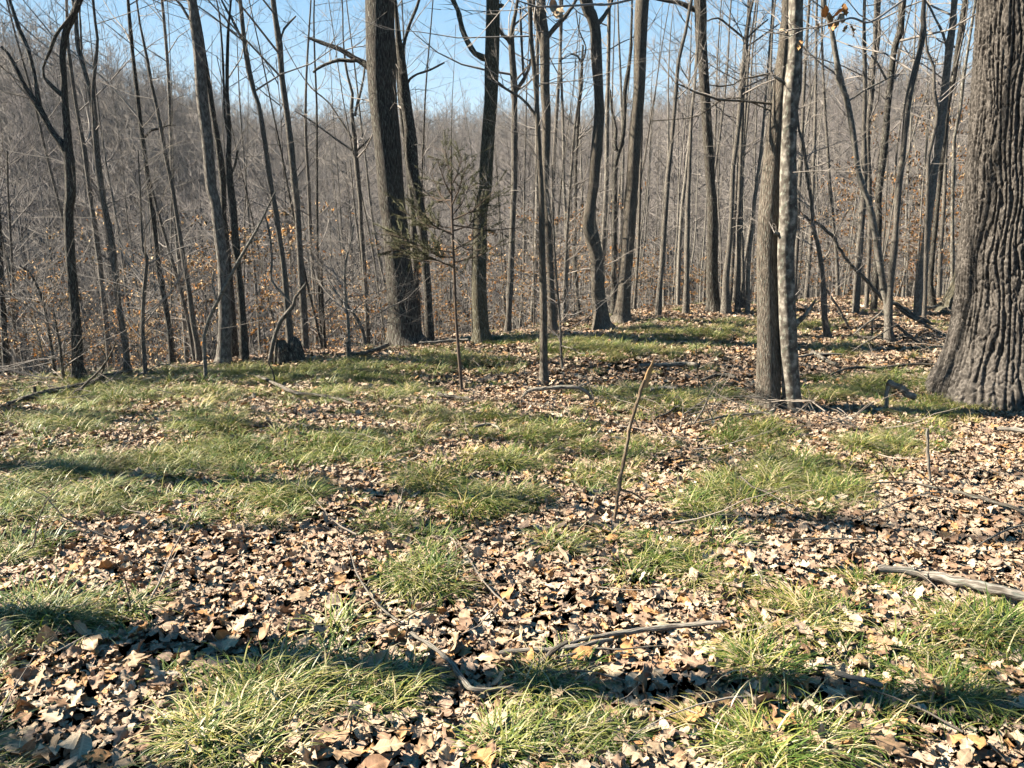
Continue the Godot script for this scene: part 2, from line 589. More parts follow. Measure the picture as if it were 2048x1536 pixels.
func far_tree(tall: float, r0: float, g: RandomNumberGenerator) -> ArrayMesh:
	var p := PackedVector3Array([Vector3(0, -0.5, 0)])
	var r := PackedFloat32Array([r0])
	var d := Vector3(g.randf_range(-0.08, 0.08), 1, g.randf_range(-0.08, 0.08)).normalized()
	for i in 8:
		d = (d + Vector3(g.randf_range(-1, 1), 0.25, g.randf_range(-1, 1)) * 0.08).normalized()
		p.append(p[i] + d * tall / 8.0)
		r.append(maxf(0.02, r0 * (1.0 - (i + 1.0) / 8.5)))
	var mb := MB.new()
	mb.col = true
	mb.tint = Color(0.13, 0.12, 0.113)
	mb.tube(p, r, 5)
	mb.tint = Color(0.215, 0.198, 0.19)
	for b in 26:
		var t := 0.25 + 0.75 * pow(g.randf(), 0.85)
		var a := along(p, r, t)
		var ang := g.randf() * TAU
		var dir := Vector3(cos(ang), g.randf_range(0.15, 1.1), sin(ang)).normalized()
		var l := tall * 0.24 * (1.25 - t) * g.randf_range(0.6, 1.2) + 0.5
		var q: Vector3 = a[0]
		var bp := PackedVector3Array([q])
		var br := PackedFloat32Array([0.012 + 0.011 * l])
		for i in 3:
			dir = (dir + Vector3(g.randf_range(-1, 1), g.randf_range(-0.7, 1.2), g.randf_range(-1, 1)) * 0.28).normalized()
			bp.append(bp[i] + dir * l / 3.0)
			br.append(br[0] * (1.0 - 0.28 * (i + 1)))
		mb.tube(bp, br, 3)
		for k in 9:
			var a1 := along(bp, br, g.randf_range(0.15, 1.0))
			var td: Vector3 = ((a1[2] as Vector3) + Vector3(g.randf_range(-1, 1), g.randf_range(-0.4, 1.1), g.randf_range(-1, 1)) * 0.9).normalized()
			var e: Vector3 = (a1[0] as Vector3) + td * l * g.randf_range(0.2, 0.5)
			mb.spike(a1[0], e, 0.012)
			for w in 2:
				var s0: Vector3 = (a1[0] as Vector3).lerp(e, g.randf_range(0.2, 0.8))
				mb.spike(s0, s0 + (td + Vector3(g.randf_range(-1, 1), g.randf_range(-0.4, 1.0), g.randf_range(-1, 1))).normalized() * l * 0.2, 0.008)
	return mb.done(M.far)

# ---------------------------------------------------------------- leaves and grass
func leaf_mesh(kind: int, g: RandomNumberGenerator, mat: Material, rows := 9) -> ArrayMesh:
	var roll := g.randf_range(-2.8, 2.8)
	var bend := g.randf_range(-0.8, 1.0)
	var twist := g.randf_range(-0.7, 0.7)
	var ruff := g.randf_range(0.04, 0.13)
	var p := PackedVector3Array()
	var uvs := PackedVector2Array()
	var ph := g.randf() * 50.0
	var y := 0.0
	var zz := 0.0
	for i in rows:
		var t := float(i) / (rows - 1)
		var w := 0.0
		if kind == 0:      # beech: plain oval
			w = 0.30 * pow(sin(PI * pow(t, 0.85)), 0.8)
		elif kind == 1:    # oak: lobed
			w = 0.34 * pow(sin(PI * pow(t, 1.15)), 0.6) * (0.66 + 0.34 * cos(TAU * 3.6 * t))
		elif kind == 2:    # maple: broad with points
			w = 0.52 * maxf(maxf(1.0 - absf(t - 0.3) * 4.4, 0.72 - absf(t - 0.62) * 3.6), maxf(0.4 * (1.0 - t), 0.0))
			if t < 0.08: w = 0.03
		else:              # hickory: long
			w = 0.22 * pow(sin(PI * pow(t, 1.2)), 0.75)
		w = maxf(w, 0.012)
		var a := bend * (t - 0.3)
		if i > 0:
			y += cos(a) / (rows - 1)
			zz += sin(a) / (rows - 1)
		var tw := twist * (t - 0.5)
		for j in 5:
			var q := (j - 2) * 0.5
			var x := q * w
			var rx := x
			var rz := 0.0
			if absf(roll) > 0.05:
				rx = sin(roll * x) / roll
				rz = (1.0 - cos(roll * x)) / roll
			rz += nf.get_noise_2d(ph + x * 260.0, t * 130.0) * ruff * (0.3 + absf(q)) * 1.6
			var fx := rx * cos(tw) - rz * sin(tw)
			var fz := rx * sin(tw) + rz * cos(tw)
			p.append(Vector3(fx, zz + fz, y - 0.5))
			uvs.append(Vector2(0.5 + q * 0.5 * (w / 0.5), t))
	var mb := MB.new()
	mb.col = true
	mb.sheet(p, rows, 5, uvs)
	return mb.done(mat)

func blade(mb: MB, o: Vector3, ang: float, length: float, width: float, rise: float, fall: float, g: RandomNumberGenerator) -> void:
	var f := Vector3(cos(ang), 0, sin(ang))
	var side := Vector3(-f.z, 0, f.x)
	var e := rise
	var q := o
	var base := mb.v.size()
	var n := 5
	for i in n + 1:
		var t := float(i) / n
		var w := width * (1.0 - t * t) + 0.0003
		var dir := f * cos(e) + Vector3.UP * sin(e)
		var nn := (Vector3.UP * cos(e) - f * sin(e))
		mb.v.append(q - side * w * 0.5)
		mb.v.append(q + side * w * 0.5)
		mb.n.append(nn)
		mb.n.append(nn)
		mb.uv.append(Vector2(0, t))
		mb.uv.append(Vector2(1, t))
		mb.c.append(mb.tint)
		mb.c.append(mb.tint)
		q += dir * length / n
		e -= fall / n * (0.5 + t)
		side = (side + f * g.randf_range(-0.12, 0.12)).normalized()
	for i in n:
		var a := base + i * 2
		mb.ix.append_array([a, a + 2, a + 3, a, a + 3, a + 1])

func tuft(blades: int, reach: float, spread: float, straw: float, g: RandomNumberGenerator, comb := 0.0) -> ArrayMesh:
	var mb := MB.new()
	mb.col = true
	for b in blades:
		var rr := spread * sqrt(g.randf())
		var ra := g.randf() * TAU
		var o := Vector3(cos(ra) * rr, -0.01, sin(ra) * rr)
		var ang := ra + g.randf_range(-0.9, 0.9) if g.randf() < 0.7 else g.randf() * TAU
		if g.randf() < comb: ang = g.randf_range(-0.7, 0.7)
		var k := g.randf()
		if k < straw:
			mb.tint = Color(0.42, 0.36, 0.18).lerp(Color(0.52, 0.46, 0.30), g.randf())
		elif k < straw + 0.35:
			mb.tint = Color(0.17, 0.195, 0.04).lerp(Color(0.31, 0.30, 0.085), g.randf())
		else:
			mb.tint = Color(0.05, 0.09, 0.016).lerp(Color(0.10, 0.155, 0.028), g.randf())
		blade(mb, o, ang, reach * g.randf_range(0.55, 1.15), g.randf_range(0.0036, 0.0066), g.randf_range(0.45, 1.35), g.randf_range(1.5, 3.0), g)
	return mb.done(M.grass)

func scatter(called: String, mesh: Mesh, places: Array, tints: PackedColorArray, parent: Node) -> void:
	var mm := MultiMesh.new()
	mm.transform_format = MultiMesh.TRANSFORM_3D
	mm.use_colors = true
	mm.mesh = mesh
	mm.instance_count = places.size()
	for i in places.size():
		mm.set_instance_transform(i, places[i])
		mm.set_instance_color(i, tints[i])
	var o := MultiMeshInstance3D.new()
	o.name = called
	o.multimesh = mm
	o.set_meta("kind", "stuff")
	parent.add_child(o, true)

# ---------------------------------------------------------------- fallen wood
func stick_mesh(pts: PackedVector3Array, rad: PackedFloat32Array, mat: Material) -> ArrayMesh:
	var mb := MB.new()
	var sp := smooth_path(pts, rad, 0.04 if pts[0].distance_to(pts[pts.size() - 1]) < 1.6 else 0.08)
	var p: PackedVector3Array = sp[0]
	var r: PackedFloat32Array = sp[1]
	for i in r.size():
		r[i] *= 1.0 + 0.30 * nf.get_noise_2d(i * 31.0, pts[0].x * 90.0)
		p[i] += Vector3(nf.get_noise_2d(i * 9.0, pts[0].z * 70.0), nf.get_noise_2d(i * 9.0 + 300.0, pts[0].z * 70.0) * 0.6, 0.0) * r[0] * 0.9
	# close both ends
	p.insert(0, p[0] + (p[0] - p[1]).normalized() * 0.004)
	r.insert(0, r[0] * 0.25)
	p.append(p[p.size() - 1] + (p[p.size() - 1] - p[p.size() - 2]).normalized() * 0.004)
	r.append(r[r.size() - 1] * 0.25)
	var g := RandomNumberGenerator.new()
	g.seed = int(absf(pts[1].x) * 9999.0) + p.size()
	for k in int(p.size() * 0.22):                 # snapped side twigs and knots
		var at0 := along(p, r, g.randf_range(0.08, 0.95))
		var sd := ((at0[2] as Vector3) * 0.8 + Vector3(g.randf_range(-1, 1), g.randf_range(0.0, 1), g.randf_range(-1, 1))).normalized()
		mb.spike(at0[0], (at0[0] as Vector3) + sd * (float(at0[1]) * g.randf_range(1.6, 4.0) + g.randf_range(0.0, 0.06)), float(at0[1]) * g.randf_range(0.3, 0.6))
	mb.tube(p, r, 10 if rad[0] > 0.012 else 6)
	return mb.done(mat)

# lying: every point is taken down to the ground. standing: all in the upright plane through its foot.
func stick(label: String, called: String, category: String, mat: String, how: String, trace: String, twigs := [], group := "dead sticks and branches lying on the ground") -> Node3D:
	var all := [trace] + twigs
	var foot := Vector3.ZERO
	var o: Node3D = null
	var d0 := 0.0
	for k in all.size():
		var q := parse(all[k])
		var pts := PackedVector3Array()
		var rad := PackedFloat32Array()
		if d0 == 0.0:
			foot = ground_at(q[0][0], q[0][1])
			d0 = -foot.z
		for i in q.size():
			var pt: Vector3
			if how == "lie" and (k == 0):
				pt = ground_at(q[i][0], q[i][1])
				var r: float = q[i][2] * 0.42 * px(q[i][0], q[i][1], -pt.z)
				pt.y += r * 0.8 + 0.045
				pts.append(pt)
				rad.append(r)
			else:
				var dd := d0
				if how == "lie":
					var g0 := ground_at(q[0][0], q[0][1])
					dd = -g0.z
				pts.append(at(q[i][0], q[i][1], dd))
				rad.append(q[i][2] * 0.4 * px(q[i][0], q[i][1], dd))
		if how == "stand" and k == 0:
			pts.insert(0, pts[0] - Vector3(0, 0.06, 0))
			rad.insert(0, rad[0])
		if o == null:
			o = thing(called, label, category, foot, group)
		for i in pts.size(): pts[i] -= foot
		var twig_part := all.size() > 1
		part(("shaft" if k == 0 else "side_branch") if twig_part else "shaft", stick_mesh(pts, rad, M[mat]), o)
	return o

func _ready() -> void:
	rng.seed = 77
	nz.seed = 4
	nz.frequency = 0.30
	nz.fractal_octaves = 2
	nf.seed = 8
	nf.frequency = 0.045
	nf.fractal_octaves = 2
	# camera, sky, sun, exposure
	eye = Vector3(0, EYE, 0)
	var cam := Camera3D.new()
	cam.name = "camera"
	cam.fov = rad_to_deg(2.0 * atan(768.0 / FOC))
	cam.near = 0.05
	cam.far = 2000.0
	cam.position = eye
	cam.rotation_degrees = Vector3(-PITCH, 0, 0)
	add_child(cam)
	cam.current = true
	var env := Environment.new()
	env.background_mode = Environment.BG_SKY
	var sm := ProceduralSkyMaterial.new()
	sm.sky_top_color = Color(0.05, 0.25, 0.37)
	sm.sky_horizon_color = Color(0.40, 0.435, 0.435)
	sm.sky_curve = 0.15
	sm.ground_bottom_color = Color(0.16, 0.13, 0.10)
	sm.ground_horizon_color = Color(0.45, 0.45, 0.43)
	var sky := Sky.new()
	sky.sky_material = sm
	env.sky = sky
	env.tonemap_mode = Environment.TONE_MAPPER_LINEAR
	env.tonemap_exposure = 7.6
	env.fog_enabled = true
	env.fog_density = 0.00015
	env.fog_light_color = Color(0.86, 0.87, 0.88)
	env.sdfgi_enabled = true
	env.ssao_enabled = true
	env.ssil_enabled = true
	var we := WorldEnvironment.new()
	we.name = "surroundings"
	we.environment = env
	add_child(we)
	var sun := DirectionalLight3D.new()
	sun.name = "sun"
	sun.light_energy = 1.6
	sun.light_color = Color(1.0, 0.95, 0.87)
	sun.light_angular_distance = 0.5
	sun.shadow_enabled = true
	add_child(sun)
	var a := deg_to_rad(SUN_AZ)
	var e := deg_to_rad(SUN_EL)
	var to_sun := Vector3(sin(a) * cos(e), sin(e), -cos(a) * cos(e))
	sun.look_at_from_position(to_sun * 50.0, Vector3.ZERO, Vector3.UP)
	make_materials()
	var fm := plain(Color(0.74, 0.74, 0.745))
	fm.vertex_color_use_as_albedo = true
	M.far = fm
	M.twig_tint = plain(Color(0.27, 0.235, 0.20))
	M.twig_tint.vertex_color_use_as_albedo = true

	build_ground()
	build_far_wood()
	build_big_trees()
	build_slender_trees()
	build_slope_trees()
	build_beeches()
	build_cedar()
	build_hanging_leaves()
	build_fallen_wood()
	build_twig_litter()
	build_grass()
	build_litter()

func build_ground() -> void:
	var mb := MB.new()
	var rows := 158
	var cols := 421
	var p := PackedVector3Array()
	var uvs := PackedVector2Array()
	for i in rows:
		var r := 0.22 * pow(1.05, i) if i > 0 else 0.0
		if i == rows - 1: r = 900.0
		for j in cols:
			var a := TAU * j / (cols - 1)
			var x := sin(a) * r
			var z := cos(a) * r
			p.append(Vector3(x, H(x, z) if r < 700.0 else -30.0, z))
			uvs.append(Vector2(x, z))
	mb.sheet(p, rows, cols, uvs, true)
	# normals upward
	for i in mb.n.size():
		if mb.n[i].y < 0.0: mb.n[i] = -mb.n[i]
	mb.n[0] = Vector3.UP
	for j in cols: mb.n[j] = Vector3.UP
	var o := part("ground", mb.done(M.ground), self)
	o.set_meta("kind", "structure")
	o.set_meta("label", "leaf covered woodland ground falling away into a ravine behind its edge")
	M.ground_node = o

func build_far_wood() -> void:
	var g := RandomNumberGenerator.new()
	g.seed = 501
	var host := thing("distant_wood", "grey leafless wood covering the hill across the ravine", "wood", Vector3.ZERO, "", "stuff")
	for k in 6:
		var mesh := far_tree(g.randf_range(11, 17), g.randf_range(0.10, 0.18), g)
		var pl := []
		var tn := PackedColorArray()
		for i in 1250:
			var r := sqrt(g.randf_range(40.0 * 40.0, 265.0 * 265.0))
			if r < 95.0 and g.randf() < 0.45: r = g.randf_range(150.0, 260.0)
			var az := deg_to_rad(g.randf_range(-44, 44))
			var x := sin(az) * r
			var z := -cos(az) * r
			var sc := g.randf_range(0.7, 1.2)
			pl.append(Transform3D(Basis(Vector3.UP, g.randf() * TAU).scaled(Vector3(sc, sc * g.randf_range(0.9, 1.15), sc)), Vector3(x, H(x, z), z)))
			var b := g.randf_range(0.8, 1.15)
			tn.append(Color(b, b * g.randf_range(0.96, 1.0), b * g.randf_range(0.93, 1.0)))
		scatter("crown", mesh, pl, tn, host)

func build_big_trees() -> void:
	# the great trunk at the edge of the picture
	var gp := ground_at(2010, 792)
	var d := -gp.z
	var p := PackedVector3Array()
	var r := PackedFloat32Array()
	for q in parse("2026,815,318 2025,790,300 2026,760,282 2027,736,264 2028,694,238 2028,652,222 2030,589,208 2031,526,204 2036,463,199 2041,400,196 2047,300,194 2052,200,190 2057,100,188 2062,0,186"):
		p.append(at(q[0], q[1], d))
		r.append(q[2] * 0.5 * px(q[0], q[1], d))
	p.insert(0, p[0] - Vector3(0, 0.25, 0))
	r.insert(0, r[0] * 1.12)
	var dir := Vector3(0.02, 1, 0.0)
	var g := RandomNumberGenerator.new()
	g.seed = 60
	for i in 9:
		dir = (dir + Vector3(g.randf_range(-1, 1), 0.2, g.randf_range(-1, 1)) * 0.06).normalized()
		p.append(p[p.size() - 1] + dir * 1.7)
		r.append(r[r.size() - 1] * 0.86)
	var o := thing("bare_tree", "massive tree with deeply furrowed bark and a broad flaring foot, cut by the frame", "tree", gp, "bare trees standing along the edge of the slope")
	for i in p.size(): p[i] -= gp
	var mb := MB.new()
	great_bark(mb, p, r)
	part("trunk", mb.done(M.great), o)
	var cb := MB.new()
	crown(cb, p, r, 0.5, 34, 4.2, 6, 5, g)
	part("crown", cb.done(M.twig), o)

	traced("thick dark furrowed tree with a forked dead limb, standing left of the cedar sapling", "bare_tree", "oak", 0, "812,693,84 808,672,68 805,608,57 797,530,51 792,470,49 787,426,49 783,390,51 776,300,52 766,200,55 762,100,58 760,0,57",
		["762,168,16 754,154,15 733,130,13 710,117,11 681,99,9 653,89,8 632,81,7 616,75,5", "712,120,9 702,122,8 679,120,7 653,128,6 634,138,5 626,145,4"], {"amp": 0.014, "ridge": 6.0, "tall": 11.0, "from": 0.55, "low": 2, "knots": 0.06})
	traced("moss footed tree with a curved side limb, standing just right of the cedar sapling", "bare_tree", "moss", 0, "963,683,40 961,662,32 958,582,30 959,504,28 961,426,26 971,378,25 973,338,27 977,260,25 981,208,26 983,143,28 985,78,27 986,26,26 985,-20,24 985,-120,20",
		["978,118,14 965,115,13 950,107,11 935,83,11 924,57,10 918,29,10 906,0,9", "988,12,9 1000,12,8 1008,11,6", "988,160,6 1000,169,6 1012,178,5 1026,187,4"], {"amp": 0.008, "ridge": 9.0, "tall": 8.0, "from": 0.55, "low": 4})
	traced("tree with a strong S bend at knee height of its neighbours, dark bark", "bare_tree", "furrow", 0, "1206,662,46 1203,650,36 1201,621,29 1196,582,27 1193,517,25 1185,478,28 1179,452,27 1179,431,24 1183,400,19 1188,365,21 1192,312,22 1198,234,20 1197,182,19 1193,117,22 1191,65,21 1183,31,22 1172,0,24",
		["1194,50,10 1204,38,9 1216,20,8 1224,0,7"], {"amp": 0.004, "ridge": 9.0, "low": 5})
	traced("straight tree leaning right with a widened foot, beside the S bent tree", "bare_tree", "furrow", 0, "1240,643,44 1242,632,36 1247,582,28 1254,504,26 1261,400,25 1265,365,25 1271,260,24 1278,182,23 1281,78,25 1285,0,26", [], {"amp": 0.004, "ridge": 9.0, "low": 5})
	traced("dark straight tree with a long limb crossing left near its top", "bare_tree", "oak", 0, "1426,624,34 1426,608,27 1424,556,23 1425,478,20 1424,400,19 1422,378,18 1418,312,19 1413,234,20 1408,156,19 1402,78,21 1400,0,24",
		["1398,24,11 1381,16,10 1358,5,9 1322,0,6"], {"amp": 0.006, "low": 6})
	traced("left stem of the close pair, brown scaly bark lit from the side", "bare_tree", "furrow", 0, "1535,818,56 1535,802,48 1537,664,44 1536,498,43 1541,387,41 1550,277,34 1560,194,29 1567,111,24 1571,55,22 1574,0,20",
		["1554,208,5 1536,207,5 1488,202,5 1436,199,5 1415,192,4 1392,185,4 1366,172,3 1350,166,2", "1545,146,4 1507,154,4 1483,158,3 1467,169,3 1441,173,3 1420,170,2", "1548,225,3 1480,196,3 1439,202,3 1420,216,2 1397,232,2 1371,237,2 1301,242,2"], {"amp": 0.0045, "ridge": 14.0, "tall": 9.0, "from": 0.5, "low": 3, "tilt": 0.03, "knots": 0.05})
	traced("right stem of the close pair, smooth pale bark with dark knotted bands", "bare_tree", "pale", 0, "1583,822,44 1583,812,36 1579,740,33 1576,664,33 1574,609,31 1572,498,31 1576,443,34 1577,332,30 1581,221,28 1585,177,32 1590,111,27 1592,55,27 1592,0,28",
		["1580,655,16 1588,650,14 1610,631,9 1632,598,4", "1575,170,7 1557,158,6 1545,150,4", "1566,474,10 1556,468,9 1549,466,8"], {"amp": 0.0025, "ridge": 4.0, "tall": 9.0, "from": 0.5, "low": 4, "knots": 0.14})
	traced("grey smooth barked tree leaning left with a pinkish foot, tallest on the near left", "bare_tree", "grey", 0, "447,729,34 447,715,28 450,634,25 446,530,22 438,465,21 430,400,20 423,378,21 415,286,21 404,195,22 398,104,22 389,39,20 384,0,18",
		["392,52,7 376,34,6 362,10,5 352,0,4"], {"amp": 0.002, "ridge": 6.0, "low": 5, "knots": 0.05})
	traced("black forked tree with two crooked stems at the far left", "bare_tree", "dark", 0, "158,750,26 155,735,21 151,634,19 142,530,18 137,426,17 141,390,19 139,320,20 137,304,17 135,260,13 130,208,12 128,156,11 125,117,11 128,86,12 134,57,13 148,29,14 159,0,12",
		["138,315,16 125,289,15 104,263,13 78,216,12 52,177,10 34,140,8 16,107,6 3,94,5", "80,214,9 75,187,8 68,146,8 56,99,8 39,60,8 26,21,7 19,0,6", "129,195,9 109,177,8 88,154,6 86,135,5 99,104,6 112,70,6 128,49,6 146,26,4"], {"amp": 0.003, "from": 0.6, "low": 3})
	traced("hidden mossy tree behind the massive furrowed one, only its flared foot showing", "bare_tree", "moss", 13.5, "1958,604,150 1956,590,128 1955,560,84 1958,520,72 1962,480,66 1968,400,60 1978,200,56 1990,0,52", [], {"amp": 0.006, "tall": 9.0, "crown": 0.6})

func great_bark(mb: MB, pts: PackedVector3Array, rad: PackedFloat32Array) -> void:
	var sp := smooth_path(pts, rad, 0.0125)
	var p0: PackedVector3Array = sp[0]
	var r0: PackedFloat32Array = sp[1]
	var p := PackedVector3Array()
	var r := PackedFloat32Array()
	for i in p0.size():                     # fine where it can be seen close by, coarse higher up
		if p0[i].y < 4.6 or i % 18 == 0 or i == p0.size() - 1:
			p.append(p0[i])
			r.append(r0[i])
	var sides := 520
	var strips := 62.0
	var out := PackedVector3Array()
	var uvs := PackedVector2Array()
	var f := FastNoiseLite.new()
	f.seed = 91
	f.frequency = 1.0
	f.fractal_octaves = 1
	for i in p.size():
		var y := p[i].y
		var R := r[i]
		var fl := smoothstep(0.45, 0.0, y)
		for j in sides + 1:
			var a := TAU * (j % sides) / sides
			var ca := cos(a)
			var sa := sin(a)
			# tight upright furrows that wander, join and part; the plates between them are broken across
			var c := (a / TAU) * strips + f.get_noise_3d(ca * 1.6, y * 1.1, sa * 1.6) * 0.9 + f.get_noise_3d(ca * 6.0, y * 1.7, sa * 6.0 + 20.0) * 0.5
			var id := floorf(c)
			var e := absf(c - id - 0.5) * 2.0
			var hid := fposmod(sin(fposmod(id, strips) * 12.9898) * 43758.5453, 1.0)
			var open := 0.65 + 0.35 * f.get_noise_3d(ca * 5.0, y * 2.0 + 9.0, sa * 5.0)
			var groove := smoothstep(0.42, 0.92, e) * open
			var pl := y / (0.16 + 0.14 * hid) + hid * 9.0 + f.get_noise_3d(ca * 9.0, y * 6.0, sa * 9.0) * 0.5
			var pf := pl - floorf(pl)
			var crack := smoothstep(0.14, 0.0, minf(pf, 1.0 - pf))
			var lift := fposmod(sin(floorf(pl) * 78.233 + hid * 37.0) * 43758.5453, 1.0) * 0.35 + pf * 0.18
			var h := lift - groove * 1.25 - crack * 0.6 + f.get_noise_3d(ca * 30.0, y * 26.0, sa * 30.0) * 0.16 + f.get_noise_3d(ca * 60.0, y * 40.0, sa * 60.0) * 0.10
			var root := (0.5 + 0.5 * sin(a * 5.0 + 1.1)) * fl * 0.06
			var rr := R * (1.0 + root) + h * 0.026
			out.append(p[i] + Vector3(ca * rr, 0.0, sa * rr))
			uvs.append(Vector2(a * 0.45, y))
	mb.sheet(out, p.size(), sides + 1, uvs, true)
	M.great = bark(25, Color(0.045, 0.04, 0.036), Color(0.08, 0.071, 0.063), Color(0.15, 0.136, 0.122), 3.0, 2.0, 0.5)
	M.great.detail_enabled = false

